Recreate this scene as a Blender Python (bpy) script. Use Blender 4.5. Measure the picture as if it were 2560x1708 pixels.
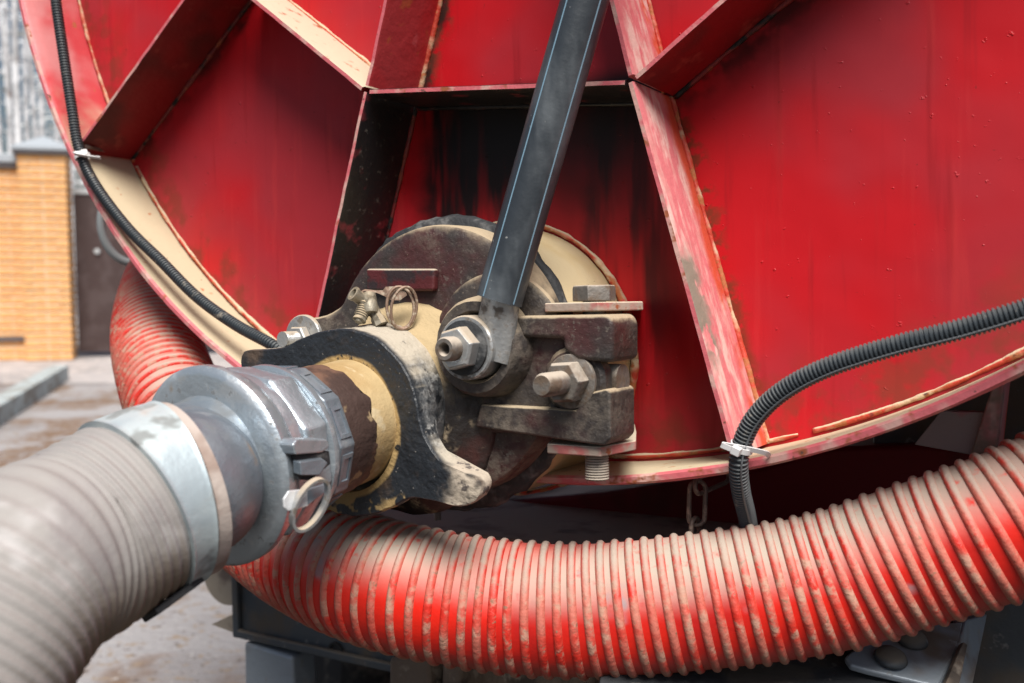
import bpy, bmesh, math, random
from mathutils import Vector, Matrix, noise as mnoise
random.seed(7)
R = math.radians
for o in list(bpy.data.objects): bpy.data.objects.remove(o)
scene = bpy.context.scene
COL = scene.collection

# ------------------------------------------------------------------ camera, sky, sun, exposure
PITCH = R(4.9); CAM_H = 1.10; FPX = 2489.0
cd = bpy.data.cameras.new('camera'); cam = bpy.data.objects.new('camera', cd); COL.objects.link(cam)
cam.location = (0, 0, CAM_H); cam.rotation_euler = (R(90) - PITCH, 0, 0)
cd.sensor_width = 36; cd.lens = 35.0; cd.clip_start = 0.02; cd.clip_end = 2000
cd.dof.use_dof = True; cd.dof.focus_distance = 0.86; cd.dof.aperture_fstop = 6.0; cd.dof.aperture_blades = 9
scene.camera = cam
scene.render.engine = 'CYCLES'; cy = scene.cycles; cy.max_bounces = 5; cy.diffuse_bounces = 3; cy.glossy_bounces = 3; cy.transmission_bounces = 2; cy.caustics_reflective = False; cy.caustics_refractive = False

SUN_EL = R(57); SUN_AZ = R(172)          # azimuth measured clockwise from +Y (seen from above)
w = bpy.data.worlds.new('World'); scene.world = w; w.use_nodes = True
nt = w.node_tree; bg = nt.nodes['Background']
sky = nt.nodes.new('ShaderNodeTexSky'); sky.sky_type = 'NISHITA'; sky.sun_disc = False
sky.sun_elevation = SUN_EL; sky.sun_rotation = SUN_AZ; sky.air_density = 1.0; sky.dust_density = 3.0; sky.ozone_density = 1.0
nt.links.new(sky.outputs[0], bg.inputs[0]); bg.inputs[1].default_value = 0.05
sd = bpy.data.lights.new('sun', 'SUN'); sd.energy = 4.2; sd.angle = R(32); sd.color = (1.0, 0.96, 0.9)
sun = bpy.data.objects.new('sun', sd); COL.objects.link(sun)
sdir = Vector((math.sin(SUN_AZ) * math.cos(SUN_EL), math.cos(SUN_AZ) * math.cos(SUN_EL), math.sin(SUN_EL)))
sun.rotation_euler = sdir.to_track_quat('Z', 'Y').to_euler(); sun.location = sdir * 30
vs = scene.view_settings; vs.view_transform = 'Standard'; vs.look = 'None'; vs.gamma = 1.0; vs.use_curve_mapping = False
vs.exposure = 0.46

# ------------------------------------------------------------------ frames
CX = Vector((1, 0, 0)); CF = Vector((0, math.cos(PITCH), -math.sin(PITCH))); CD = Vector((0, -math.sin(PITCH), -math.cos(PITCH)))
CO = Vector((0, 0, CAM_H))
def cw(x, y, z): return CO + CX * x + CD * y + CF * z            # right, down, forward -> world
def gp(px, py, z): return cw((px - 1280) / FPX * z, (py - 854) / FPX * z, z)
def ground(px, py):
    d = cw((px - 1280) / FPX, (py - 854) / FPX, 1) - CO
    return CO + d * (-CAM_H / d.z)
# the tank end stands turned 32 degrees to the view; u right, v up, w out of the plate
TH, PH = R(32), R(-2)
_n = CX * (math.sin(TH) * math.cos(PH)) + CD * math.sin(PH) + CF * (math.cos(TH) * math.cos(PH))
_u = CX * math.cos(TH) - CF * math.sin(TH)
_v = _u.cross(_n) if (_u.cross(_n)).z > 0 else _n.cross(_u)
PO = cw(0, 0, 1.0)
PLATE = Matrix(((_u.x, _v.x, -_n.x, PO.x), (_u.y, _v.y, -_n.y, PO.y), (_u.z, _v.z, -_n.z, PO.z), (0, 0, 0, 1)))
PINV = PLATE.inverted(); PVIEW = PINV @ CO
def bp(px, py, wv=0.0):                                          # the point of the plane w = wv met by a sight line
    d = PINV @ gp(px, py, 1.0) - PVIEW
    t = (wv - PVIEW.z) / d.z
    return PVIEW + d * t
ID = Matrix()

# ------------------------------------------------------------------ materials
class NT:
    def __init__(s, name):
        s.m = bpy.data.materials.new(name); s.m.use_nodes = True; s.t = s.m.node_tree; s.b = s.t.nodes['Principled BSDF']
        s.co = s.t.nodes.new('ShaderNodeTexCoord').outputs['Object']; s.geo = None
    def new(s, k, **kw):
        n = s.t.nodes.new(k)
        for a, b in kw.items(): setattr(n, a, b)
        return n
    def put(s, a, b):
        if isinstance(a, (int, float)): b.default_value = a
        elif isinstance(a, tuple): b.default_value = a if len(a) == 4 or len(b.default_value) == 3 else a + (1,)
        else: s.t.links.new(a, b)
    def math(s, op, a, b=0.0):
        n = s.new('ShaderNodeMath', operation=op); s.put(a, n.inputs[0]); s.put(b, n.inputs[1]); return n.outputs[0]
    def rng(s, v, lo, hi):
        n = s.new('ShaderNodeMapRange', interpolation_type='SMOOTHSTEP'); s.put(v, n.inputs[0])
        if lo <= hi:
            n.inputs[1].default_value = lo; n.inputs[2].default_value = hi
        else:
            n.inputs[1].default_value = hi; n.inputs[2].default_value = lo; n.inputs[3].default_value = 1; n.inputs[4].default_value = 0
        return n.outputs[0]
    def noise(s, scale, detail=3, rough=.6, stretch=None, off=0, dist=0.0):
        n = s.new('ShaderNodeTexNoise'); n.inputs['Scale'].default_value = scale; n.inputs['Detail'].default_value = detail
        n.inputs['Roughness'].default_value = rough; n.inputs['Distortion'].default_value = dist
        mp = s.new('ShaderNodeMapping'); s.t.links.new(s.co, mp.inputs[0]); mp.inputs[1].default_value = (off, off * 1.7, off * .6)
        if stretch: mp.inputs[3].default_value = stretch
        s.t.links.new(mp.outputs[0], n.inputs[0]); return n.outputs['Fac']
    def axis(s, i):
        n = s.new('ShaderNodeSeparateXYZ'); s.t.links.new(s.co, n.inputs[0]); return n.outputs[i]
    def up(s):
        g = s.new('ShaderNodeNewGeometry'); n = s.new('ShaderNodeSeparateXYZ'); s.t.links.new(g.outputs['Normal'], n.inputs[0]); return n.outputs[2]
    def radial(s, cx, cy):
        a = s.math('SUBTRACT', s.axis(0), cx); b = s.math('SUBTRACT', s.axis(1), cy)
        return s.math('SQRT', s.math('ADD', s.math('MULTIPLY', a, a), s.math('MULTIPLY', b, b)))
    def mask(s, spec):
        r = None
        for k, it in enumerate(spec):
            t = it[0]
            if t == 'n': v = s.rng(s.noise(it[1], off=it[5] if len(it) > 5 else k * 3.3, stretch=it[4] if len(it) > 4 else None), it[2], it[3])
            elif t == 'up': v = s.rng(s.math('ADD', s.up(), s.math('MULTIPLY', s.math('SUBTRACT', s.noise(it[3] if len(it) > 3 else 40), .5), it[4] if len(it) > 4 else .8)), it[1], it[2])
            elif t == 'ax': v = s.rng(s.math('ADD', s.axis(it[1]), s.math('MULTIPLY', s.math('SUBTRACT', s.noise(it[4] if len(it) > 4 else 8, off=2.2), .5), it[5] if len(it) > 5 else 0.0)), it[2], it[3])
            elif t == 'rad': v = s.rng(s.math('ADD', s.radial(it[1], it[2]), s.math('MULTIPLY', s.math('SUBTRACT', s.noise(14, off=4.1), .5), it[5] if len(it) > 5 else .03)), it[3], it[4])
            elif t == 'line':
                a, b = it[1], it[2]; L = math.hypot(b[0] - a[0], b[1] - a[1]); ex, ey = (b[0] - a[0]) / L, (b[1] - a[1]) / L
                dx = s.math('SUBTRACT', s.axis(0), a[0]); dy = s.math('SUBTRACT', s.axis(1), a[1])
                al = s.math('ADD', s.math('MULTIPLY', dx, ex), s.math('MULTIPLY', dy, ey)); pr = s.math('SUBTRACT', s.math('MULTIPLY', dy, ex), s.math('MULTIPLY', dx, ey))
                pr = s.math('ADD', s.math('ABSOLUTE', pr), s.math('MULTIPLY', s.math('SUBTRACT', s.noise(24, off=6.1), .5), it[5] if len(it) > 5 else .03))
                v = s.math('MULTIPLY', s.rng(pr, it[4], it[3]), s.math('MULTIPLY', s.rng(al, -.01, .02), s.rng(al, L + .01, L - .02)))
            else: v = it[1]
            r = v if r is None else s.math('MULTIPLY', r, v)
        return r
    def mix(s, f, a, b):
        n = s.new('ShaderNodeMix', data_type='RGBA'); s.put(f, n.inputs[0]); s.put(a, n.inputs[6]); s.put(b, n.inputs[7]); return n.outputs[2]
def material(name, base, rough=.5, metal=0.0, layers=(), bump=(), rvar=0, spec=.5):
    """base colour, then layers (colour, mask spec[, roughness]) over it; bump = (scale, distance) pairs"""
    s = NT(name); col = base + (1,) if len(base) == 3 else base; rg = rough; mt = metal
    for L in layers:
        m = s.mask(L[1]); col = s.mix(m, col, L[0])
        if len(L) > 2:
            a = s.new('ShaderNodeMix'); s.put(m, a.inputs[0]); s.put(rg, a.inputs[2]); s.put(L[2], a.inputs[3]); rg = a.outputs[0]
            if metal > 0:
                a = s.new('ShaderNodeMix'); s.put(m, a.inputs[0]); s.put(mt, a.inputs[2]); s.put(0.0, a.inputs[3]); mt = a.outputs[0]
    s.put(col, s.b.inputs['Base Color'])
    if rvar: rg = s.math('ADD', rg, s.math('MULTIPLY', s.math('SUBTRACT', s.noise(23, off=9), .5), rvar * 2))
    s.put(rg, s.b.inputs['Roughness']); s.put(mt, s.b.inputs['Metallic']); s.b.inputs['Specular IOR Level'].default_value = spec
    nrm = None
    for it in bump:
        b = s.new('ShaderNodeBump'); b.inputs['Strength'].default_value = 1.0; b.inputs['Distance'].default_value = it[1]
        hv = s.noise(it[0], off=it[0] * .1, stretch=it[2] if len(it) > 2 else None)
        s.put(s.rng(hv, *it[3]) if len(it) > 3 else hv, b.inputs['Height'])
        if nrm: s.t.links.new(nrm, b.inputs['Normal'])
        nrm = b.outputs[0]
    if nrm: s.t.links.new(nrm, s.b.inputs['Normal'])
    return s.m
DUST = (.42, .335, .225); DUST2 = (.46, .385, .295); RUST = (.30, .085, .035); BLK = (.006, .005, .006)
TC = (.0716, .6702); TR = .788                                    # tank circle in plate coordinates
M = {}
M['red'] = material('tank_red_paint', (.50, .008, .014), .42, 0, [
    ((.37, .024, .034), [('n', 3.2, .42, .62)]),
    ((.56, .04, .04), [('n', 5, .54, .74, (9, .7, 1)), ('c', .4)]),
    ((.25, .008, .012), [('n', 4, .55, .75, (12, .8, 1), 5.0), ('c', .6)]),
    ((.20, .035, .02), [('rad', TC[0], TC[1], .70, .77, .06), ('n', 30, .42, .62), ('c', .75)], .7),
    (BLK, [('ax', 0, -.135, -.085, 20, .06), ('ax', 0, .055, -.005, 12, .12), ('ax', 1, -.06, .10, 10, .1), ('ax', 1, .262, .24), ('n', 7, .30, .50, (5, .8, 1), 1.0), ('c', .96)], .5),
    (BLK, [('ax', 0, -.12, -.06), ('ax', 0, .19, .12, 10, .05), ('ax', 1, .05, .21, 9, .10), ('ax', 1, .262, .24), ('c', .93)], .5),  # dark top of the centre panel: oil plus rib shade in the colour
    (BLK, [('ax', 0, .075, .10, 20, .03), ('ax', 0, .20, .15), ('ax', 1, -.12, .02, 9, .12), ('ax', 1, .25, .24), ('n', 6, .38, .60, (6, .7, 1), 7.0), ('c', .8)], .5),  # shade on the centre panel's right side, painted in as black streaks
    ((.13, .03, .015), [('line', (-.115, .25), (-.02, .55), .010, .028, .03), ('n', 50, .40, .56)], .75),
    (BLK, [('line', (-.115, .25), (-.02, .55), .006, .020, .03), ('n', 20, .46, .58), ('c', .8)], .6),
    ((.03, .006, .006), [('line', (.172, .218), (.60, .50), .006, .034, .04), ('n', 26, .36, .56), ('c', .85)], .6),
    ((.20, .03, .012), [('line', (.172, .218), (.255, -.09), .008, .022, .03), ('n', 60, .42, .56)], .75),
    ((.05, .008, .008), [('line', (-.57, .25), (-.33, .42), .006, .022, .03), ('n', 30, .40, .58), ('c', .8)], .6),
    ((.10, .012, .01), [('n', 90, .70, .78)], .7),
], [(5, .005), (110, .0007, None, (.66, .78))], 0, .28)
M['rib'] = material('rib_red_paint', (.46, .012, .018), .45, 0, [
    ((.36, .035, .04), [('n', 9, .40, .66)]), ((.55, .15, .16), [('n', 30, .62, .72), ('c', .6)]),
    ((.52, .445, .325), [('up', .22, .55, 12, .5)], .85),
    ((.36, .06, .02), [('n', 40, .60, .70)], .8)], [(60, .001), (9, .002)])
M['rib_shade_grime'] = material('rib_shaded_grimy_paint', (.24, .008, .012), .5, 0, [  # grime plus underside shade put into a darker red
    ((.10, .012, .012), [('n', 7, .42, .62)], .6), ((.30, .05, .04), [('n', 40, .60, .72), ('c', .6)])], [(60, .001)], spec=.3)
M['rib_oil_shade'] = material('rib_oil_shade_black', (.010, .009, .011), .38, 0, [  # oil black; on the horizontal rib it also carries its underside shade
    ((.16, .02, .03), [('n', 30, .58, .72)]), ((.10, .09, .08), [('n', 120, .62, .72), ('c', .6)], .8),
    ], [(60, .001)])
M['rib_pink'] = material('rib_faded_paint', (.60, .17, .185), .5, 0, [
    ((.66, .42, .38), [('n', 10, .45, .62, (6, 1, 6))], .8), ((.62, .26, .25), [('n', 14, .5, .62, (7, .8, 7), 3.0)]),
    ((.55, .07, .03), [('ax', 2, .026, .012, 30, .02), ('n', 22, .35, .5)], .8),
    ((.23, .19, .15), [('ax', 1, -.02, .0, 30, .05), ('ax', 1, .09, .07, 30, .05), ('ax', 2, .045, .065, 45, .05), ('n', 38, .36, .44)], .9)], [(70, .0012), (14, .002)])
M['edge'] = material('worn_edge_paint', (.58, .13, .15), .55, 0, [
    ((.56, .33, .29), [('n', 26, .48, .62)], .8), (RUST, [('n', 45, .58, .68)], .85), ((.10, .05, .04), [('n', 90, .66, .74)], .8)], [(80, .0012)])
M['rim'] = material('rim_paint', (.55, .05, .06), .5, 0, [
    ((.60, .22, .22), [('n', 8, .4, .6)]), ((.52, .43, .29), [('up', .47, .60, 16, .22)], .85),
    ((.40, .12, .04), [('n', 60, .64, .74)], .8), ((.05, .02, .015), [('n', 110, .70, .76)], .8)], [(60, .001)])
M['weld'] = material('weld_bead_paint', (.50, .05, .025), .55, 0, [
    ((.60, .46, .29), [('n', 22, .50, .62)], .85), ((.42, .14, .05), [('n', 70, .5, .62)], .8), ((.06, .02, .015), [('n', 50, .64, .72)], .7), ((.58, .47, .32), [('up', .25, .7, 40, 1.0)], .88)], [(120, .0015)])
M['weld_dark'] = material('weld_bead_dark', (.16, .012, .014), .5, 0, [((.30, .07, .03), [('n', 60, .52, .66)], .8), (BLK, [('n', 30, .5, .6)])], [(120, .0015)])
M['maroon'] = material('shaded_dirty_maroon_paint', (.17, .008, .014), .5, 0, [((.08, .02, .015), [('n', 7, .45, .65)], .7)], [(30, .001)], spec=.3)  # shade under the tank put into the pan's darker base colour
M['cream'] = material('stub_cream_dust', (.56, .455, .28), .8, 0, [
    ((.50, .38, .20), [('n', 12, .4, .7)]), ((.13, .05, .03), [('n', 150, .70, .74), ('n', 14, .45, .6)], .8)], [(150, .0006)])
M['cast'] = material('dark_casting', (.038, .032, .030), .50, 0, [
    ((.060, .019, .019), [('n', 14, .48, .68)]), ((.070, .056, .048), [('n', 9, .54, .70, None, 6.0)], .7),
    ((.11, .092, .078), [('n', 230, .56, .70), ('n', 12, .34, .6)], .85),
    ((.20, .16, .125), [('n', 420, .66, .74)], .85),
    ((.17, .14, .11), [('n', 7, .44, .68, None, 2.0), ('n', 120, .34, .60), ('c', .7)], .85), (DUST, [('up', .26, .78, 60, .7)], .9)], [(180, .0012), (30, .0014)])
M['cast_dusty'] = material('dusty_casting', (.03, .024, .022), .55, 0, [
    ((.09, .035, .03), [('n', 20, .46, .66)]), (DUST, [('n', 36, .52, .66), ('n', 300, .35, .6)], .9),
    ((.45, .34, .19), [('up', .02, .42, 22, 1.0)], .9)], [(180, .0012), (40, .0018)])
M['cast_red'] = material('maroon_casting', (.085, .014, .016), .5, 0, [((.03, .018, .02), [('n', 40, .45, .6)]), (DUST2, [('up', .4, .75, 80, .4)], .9)], [(200, .0009)])
M['flange'] = material('clamp_flange_iron', (.018, .022, .028), .5, 0, [
    ((.075, .05, .035), [('n', 26, .54, .72)], .7), ((.22, .20, .18), [('n', 260, .66, .74)], .8),
    ((.13, .135, .14), [('ax', 2, .112, .104), ('n', 60, .34, .58)], .8),
    ((.36, .36, .35), [('ax', 2, .1145, .104), ('n', 150, .46, .62), ('n', 18, .36, .56)], .8),
    ((.46, .41, .33), [('up', .34, .80, 34, .7), ('ax', 2, .114, .106)], .88),
    ((.05, .05, .05), [('ax', 2, .112, .104), ('n', 70, .60, .68), ('c', .8)], .8),
    ((.38, .26, .11), [('rad', -.0353, -.0479, .0620, .0590, .010), ('ax', 2, .110, .112), ('n', 90, .34, .44)], .9),
    ((.36, .25, .11), [('ax', 1, -.098, -.108, 40, .05), ('n', 40, .44, .5)], .9),
    ((.46, .39, .31), [('ax', 0, .060, .080, 40, .05), ('ax', 1, -.046, -.060, 50, .02), ('n', 26, .36, .46)], .9),
    ((.12, .10, .09), [('ax', 0, .055, .075, 40, .05), ('n', 90, .56, .64)], .9)], [(160, .0014), (34, .004)])
M['rubber'] = material('black_rubber', (.022, .024, .027), .7, 0, [((.12, .12, .12), [('n', 50, .5, .7)], .85)], [(140, .0015)])
M['pipe'] = material('rusty_pipe', (.060, .036, .030), .6, 0, [((.16, .085, .055), [('n', 24, .48, .66)], .8), ((.45, .33, .18), [('n', 40, .60, .68), ('c', .8)], .9)], [(120, .0015), (25, .001)])
M['alu'] = material('cast_aluminium', (.44, .50, .55), .34, .68, [
    ((.20, .225, .25), [('n', 13, .46, .66)], .55), ((.52, .56, .59), [('n', 44, .54, .66)]), ((.17, .18, .19), [('n', 120, .60, .70)], .7), ((.20, .17, .14), [('n', 26, .64, .72)], .8),
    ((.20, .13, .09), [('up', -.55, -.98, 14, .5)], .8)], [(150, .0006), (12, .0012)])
M['bright'] = material('bright_zinc', (.72, .74, .76), .38, .3, [((.45, .36, .28), [('n', 60, .60, .70)], .7)], [(90, .0006)])
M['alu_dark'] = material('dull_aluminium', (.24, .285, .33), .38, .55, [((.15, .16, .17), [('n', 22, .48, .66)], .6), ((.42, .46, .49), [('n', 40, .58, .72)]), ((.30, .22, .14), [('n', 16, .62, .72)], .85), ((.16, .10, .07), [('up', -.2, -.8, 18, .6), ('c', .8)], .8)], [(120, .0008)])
M['sandpipe'] = material('sand_coated_pipe', (.50, .37, .19), .85, 0, [((.40, .27, .12), [('n', 14, .4, .65)]), ((.58, .47, .29), [('n', 40, .55, .68)])], [(200, .0008)])
M['zinc'] = material('zinc_steel', (.46, .47, .47), .42, .7, [((.16, .14, .12), [('n', 90, .50, .66)], .7), (DUST2, [('up', .30, .8, 80, .6)], .9)], [(200, .0006)])
M['bolt'] = material('dirty_steel_bolt', (.20, .18, .16), .5, .5, [((.12, .085, .06), [('n', 70, .45, .62)], .75), ((.45, .39, .32), [('up', .25, .8, 80, .6)], .9)], [(160, .001)])
M['lugplate'] = material('lug_plate_dusty', (.42, .13, .12), .6, 0, [((.36, .28, .23), [('n', 40, .42, .56)], .85), ((.62, .54, .41), [('up', .3, .8, 60, .4)], .9), (RUST, [('n', 80, .6, .7)], .8)], [(140, .001)])
M['brass'] = material('dirty_brass', (.30, .27, .21), .5, .4, [((.10, .085, .06), [('n', 110, .48, .62)], .8), (DUST, [('up', .35, .8, 120, .5)], .9)], [(220, .0006)])
M['wire'] = material('rusty_wire', (.27, .18, .13), .55, .4, [((.40, .33, .25), [('n', 200, .5, .65)], .8)], [(300, .0004)])
M['sleeve'] = material('lever_black_tube', (.028, .035, .043), .42, 0, [((.075, .088, .10), [('n', 12, .46, .72, (3, 1, 3))], .6), ((.24, .25, .25), [('n', 160, .70, .76)], .8)], [(90, .0005)])
M['stripe'] = material('tube_blue_stripe', (.20, .33, .43), .5)
M['loom'] = material('black_conduit', (.034, .042, .050), .40, 0, [((.16, .17, .17), [('up', .2, .9, 60, .6), ('c', .55)], .7), ((.22, .20, .17), [('n', 80, .62, .72)], .8)], [])
M['loom_edge'] = material('conduit_slit', (.12, .13, .14), .6)
M['nylon'] = material('white_nylon', (.74, .74, .74), .4)
M['hose_wall'] = material('red_hose_wall', (.70, .018, .008), .36, 0, [
    ((.46, .012, .010), [('n', 9, .45, .7)]),
    ((.43, .37, .305), [('up', .10, .82, 10, .34), ('n', 2.6, .20, .52, None, 4.0), ('n', 70, .18, .42)], .85), ((.30, .27, .28), [('n', 16, .64, .74)], .8),
    ((.34, .10, .06), [('up', -.45, -.95, 20, .5), ('c', .75)], .7)], [(90, .0005)])
M['hose_rib'] = material('red_hose_rib', (.60, .026, .015), .42, 0, [
    ((.52, .14, .10), [('n', 22, .36, .60)], .65), ((.48, .25, .18), [('n', 75, .48, .64), ('n', 9, .30, .54)], .8), ((.30, .14, .09), [('n', 190, .62, .70)], .8),
    ((.42, .36, .30), [('up', .36, .92, 24, .6), ('c', .92)], .88), ((.38, .22, .14), [('up', -.45, -.95, 40, .6), ('c', .75)], .8)], [(260, .0009), (80, .0010)])
M['ghose'] = material('grey_suction_hose', (.305, .288, .276), .7, 0, [
    ((.265, .245, .245), [('n', 11, .46, .66)]), ((.42, .405, .40), [('n', 18, .54, .66)]),
    ((.28, .20, .135), [('up', .05, -.75, 8, .6), ('c', .9)]), ((.15, .12, .10), [('n', 40, .64, .74), ('c', .3)])], [(70, .0008)])
M['band'] = material('clamp_band_zinc', (.42, .50, .54), .5, .35, [((.54, .62, .64), [('n', 14, .45, .6)]), ((.24, .26, .26), [('n', 30, .58, .68)], .7), ((.40, .30, .25), [('n', 12, .62, .7)], .8)], [(60, .0008)])
M['cuff'] = material('hose_cuff', (.30, .225, .19), .75, 0, [((.46, .40, .36), [('n', 20, .45, .6)])], [(80, .001)])
M['chain'] = material('rusty_chain', (.13, .10, .085), .6, .4, [((.27, .21, .17), [('n', 120, .5, .64)], .85)], [(220, .0009)])
M['chassis'] = material('chassis_black_paint', (.055, .066, .078), .5, 0, [((.11, .09, .07), [('n', 9, .50, .68)], .85), ((.20, .20, .20), [('n', 60, .64, .74)], .8), ((.17, .145, .115), [('up', .3, .8, 20, .6)], .9)], [(70, .001), (8, .002)])
M['chassis_l'] = material('flap_grey_steel', (.30, .345, .39), .42, .2, [((.16, .12, .09), [('n', 12, .50, .66)], .8), ((.30, .30, .29), [('n', 70, .62, .72)], .8)], [(70, .0012)])
M['grimy'] = material('grimy_black_steel', (.032, .034, .038), .7, 0, [((.075, .062, .050), [('n', 14, .46, .64)], .9), ((.12, .11, .10), [('n', 90, .62, .72)], .9)], [(60, .002)])
M['muddy'] = material('mud_caked_block', (.19, .145, .11), .9, 0, [((.07, .055, .045), [('n', 14, .5, .62)]), ((.30, .25, .20), [('n', 40, .55, .66)])], [(40, .004), (160, .001)])
M['tan'] = material('tan_panel', (.34, .29, .23), .7, 0, [((.16, .12, .10), [('n', 14, .52, .66)])], [(40, .001)])
M['greypanel'] = material('grey_bracket_paint', (.35, .30, .29), .7, 0, [((.55, .10, .13), [('n', 12, .58, .66)]), ((.05, .04, .04), [('n', 30, .66, .72)])], [(40, .001)])
M['greyhose'] = material('grey_rubber', (.30, .33, .34), .6)
M['brick'] = material('orange_brick', (.78, .43, .17), .85, 0, [((.70, .34, .12), [('n', 3, .45, .62)]), ((.76, .48, .24), [('n', 8, .55, .68)])], [(60, .002)])
M['mortar'] = material('mortar', (.78, .66, .50), .95)
M['cap'] = material('cap_zinc', (.42, .46, .50), .55, .2)
M['capdark'] = material('dark_flashing', (.10, .09, .095), .6)
M['gate'] = material('gate_brown', (.052, .030, .028), .55, 0, [((.075, .05, .048), [('n', 4, .45, .6)])])
M['rail'] = material('rail_white', (.5, .52, .53), .5)
M['kerb'] = material('kerb_stone', (.42, .47, .48), .85, 0, [((.30, .30, .28), [('n', 6, .45, .6)])], [(30, .004)])
M['ground'] = material('ground_gravel', (.27, .25, .25), .95, 0, [
    ((.36, .345, .35), [('n', .9, .42, .58)]), ((.20, .125, .08), [('n', 2.2, .46, .60, None, 3.0), ('n', 14, .3, .55)]), ((.30, .23, .17), [('n', 22, .56, .66)]),
    ((.60, .58, .56), [('n', 40, .64, .72)]), ((.13, .10, .085), [('n', 34, .62, .7, None, 8.0)])], [(30, .012), (120, .004)])
M['dark_sheet'] = material('unseen_dark_sheet', (.045, .043, .042), .8, 0, [((.075, .065, .055), [('n', 3, .45, .65)]), ((.12, .11, .10), [('n', 120, .6, .7)])], [(90, .006)])  # dark colour of the added, unseen ground sheets
M['paving'] = material('paving', (.42, .39, .385), .9, 0, [((.34, .315, .31), [('n', 1.2, .45, .6)]), ((.56, .50, .47), [('n', 7, .5, .65)])], [(14, .006)])
M['bark'] = material('frosted_bark', (.42, .42, .43), .9, 0, [((.75, .76, .78), [('n', 3, .40, .56)]), ((.22, .13, .09), [('n', 2, .6, .7)])], [(12, .01)])
M['leaf'] = material('frosted_needles', (.12, .15, .13), .8, 0, [((.75, .77, .80), [('n', .9, .40, .55)])])
M['leaf_far'] = material('frosted_forest', (.55, .58, .58), .9, 0, [((.78, .80, .82), [('n', .5, .40, .6)])])
M['rubber_tire'] = material('tyre_rubber', (.02, .02, .021), .8, 0, [((.09, .08, .07), [('n', 20, .5, .65)])])

# ------------------------------------------------------------------ object helpers
SP = {}
def link(o): COL.objects.link(o); return o
def thing(name, label, cat, mat=ID, group=None, kind=None):
    o = link(bpy.data.objects.new(name, None)); o.empty_display_size = .05; o.matrix_world = mat; SP[o.name] = mat.copy()
    o['label'] = label; o['category'] = cat
    if group: o['group'] = group
    if kind: o['kind'] = kind
    return o
def obj(name, bm, mat, parent=None, space=PLATE, smooth=False, bevel=0, segs=2, label=None, origin=None, sub=0, edge=None):
    """one mesh object; bm is given in `space`; parented parts share the local frame of their thing"""
    me = bpy.data.meshes.new(name)
    P = SP[parent.name] if parent else (Matrix.Translation(origin) if origin is not None else ID)
    bm.transform(P.inverted() @ space)
    bmesh.ops.recalc_face_normals(bm, faces=bm.faces[:])
    bm.to_mesh(me); bm.free()
    o = link(bpy.data.objects.new(name, me)); SP[o.name] = P
    mats = mat if isinstance(mat, (list, tuple)) else [mat]
    for m in mats: me.materials.append(m)
    if edge is not None:                                           # faces looking out of the plate take the second slot
        for p in me.polygons:
            if p.normal.z > .9: p.material_index = 1
    if parent: o.parent = parent
    elif origin is not None: o.matrix_world = P
    if smooth:
        me.polygons.foreach_set('use_smooth', [True] * len(me.polygons))
        if smooth == 'auto':
            try: me.set_sharp_from_angle(angle=R(38))
            except Exception: pass
    if bevel:
        b = o.modifiers.new('bevel', 'BEVEL'); b.width = bevel; b.segments = segs; b.limit_method = 'ANGLE'; b.angle_limit = R(35); b.harden_normals = True
        me.polygons.foreach_set('use_smooth', [True] * len(me.polygons))
        try: me.set_sharp_from_angle(angle=R(38))
        except Exception: pass
    if sub:
        s = o.modifiers.new('sub', 'SUBSURF'); s.levels = sub; s.render_levels = sub
    if label: o['label'] = label
    return o
def tag(o, label, cat, group=None, kind=None):
    o['label'] = label
    if cat: o['category'] = cat
    if group: o['group'] = group
    if kind: o['kind'] = kind
    return o
def frame(axis, hint=None):
    a = Vector(axis).normalized(); h = Vector(hint) if hint is not None else (Vector((0, 0, 1)) if abs(a.z) < .9 else Vector((1, 0, 0)))
    x = (h - a * h.dot(a)).normalized(); return x, a.cross(x), a
def loft(bm, loops, cap0=True, cap1=True, closed=False):
    rows = [[bm.verts.new(p) for p in L] for L in loops]; n = len(rows[0])
    k = len(rows)
    for i in range(k if closed else k - 1):
        A, B = rows[i], rows[(i + 1) % k]
        for j in range(n):
            bm.faces.new((A[j], A[(j + 1) % n], B[(j + 1) % n], B[j]))
    if not closed:
        if cap0: bm.faces.new(rows[0][::-1])
        if cap1: bm.faces.new(rows[-1])
    return rows
def lathe(bm, c, axis, prof, seg=48, hint=None, cap0=True, cap1=True, wob=0, f=None):
    """prof: (distance along axis, radius)"""
    x, y, a = frame(axis, hint); c = Vector(c); loops = []
    for s, r in prof:
        L = []
        for j in range(seg):
            t = 2 * math.pi * j / seg; rr = r * (f(t, s) if f else 1)
            if wob: rr += wob * mnoise.noise(Vector((math.cos(t) * 9, math.sin(t) * 9, s * 60)))
            L.append(c + a * s + (x * math.cos(t) + y * math.sin(t)) * rr)
        loops.append(L)
    loft(bm, loops, cap0, cap1)
def ring_solid(bm, c, axis, prof, seg=64, hint=None, wob=0):
    """closed cross-section (s, r) revolved"""
    x, y, a = frame(axis, hint); c = Vector(c)
    loops = []
    for j in range(seg):
        t = 2 * math.pi * j / seg; d = x * math.cos(t) + y * math.sin(t)
        k = wob * mnoise.noise(Vector((math.cos(t) * 7, math.sin(t) * 7, 3))) + wob * .6 * mnoise.noise(Vector((math.cos(t) * 25, math.sin(t) * 25, 5))) if wob else 0
        loops.append([c + a * s + d * (r + (k if i >= len(prof) // 2 else 0)) for i, (s, r) in enumerate(prof)])
    loft(bm, loops, closed=True)
def box(bm, lo, hi):
    x0, y0, z0 = lo; x1, y1, z1 = hi
    loft(bm, [[Vector((x0, y0, z)), Vector((x1, y0, z)), Vector((x1, y1, z)), Vector((x0, y1, z))] for z in (z0, z1)])
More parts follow.
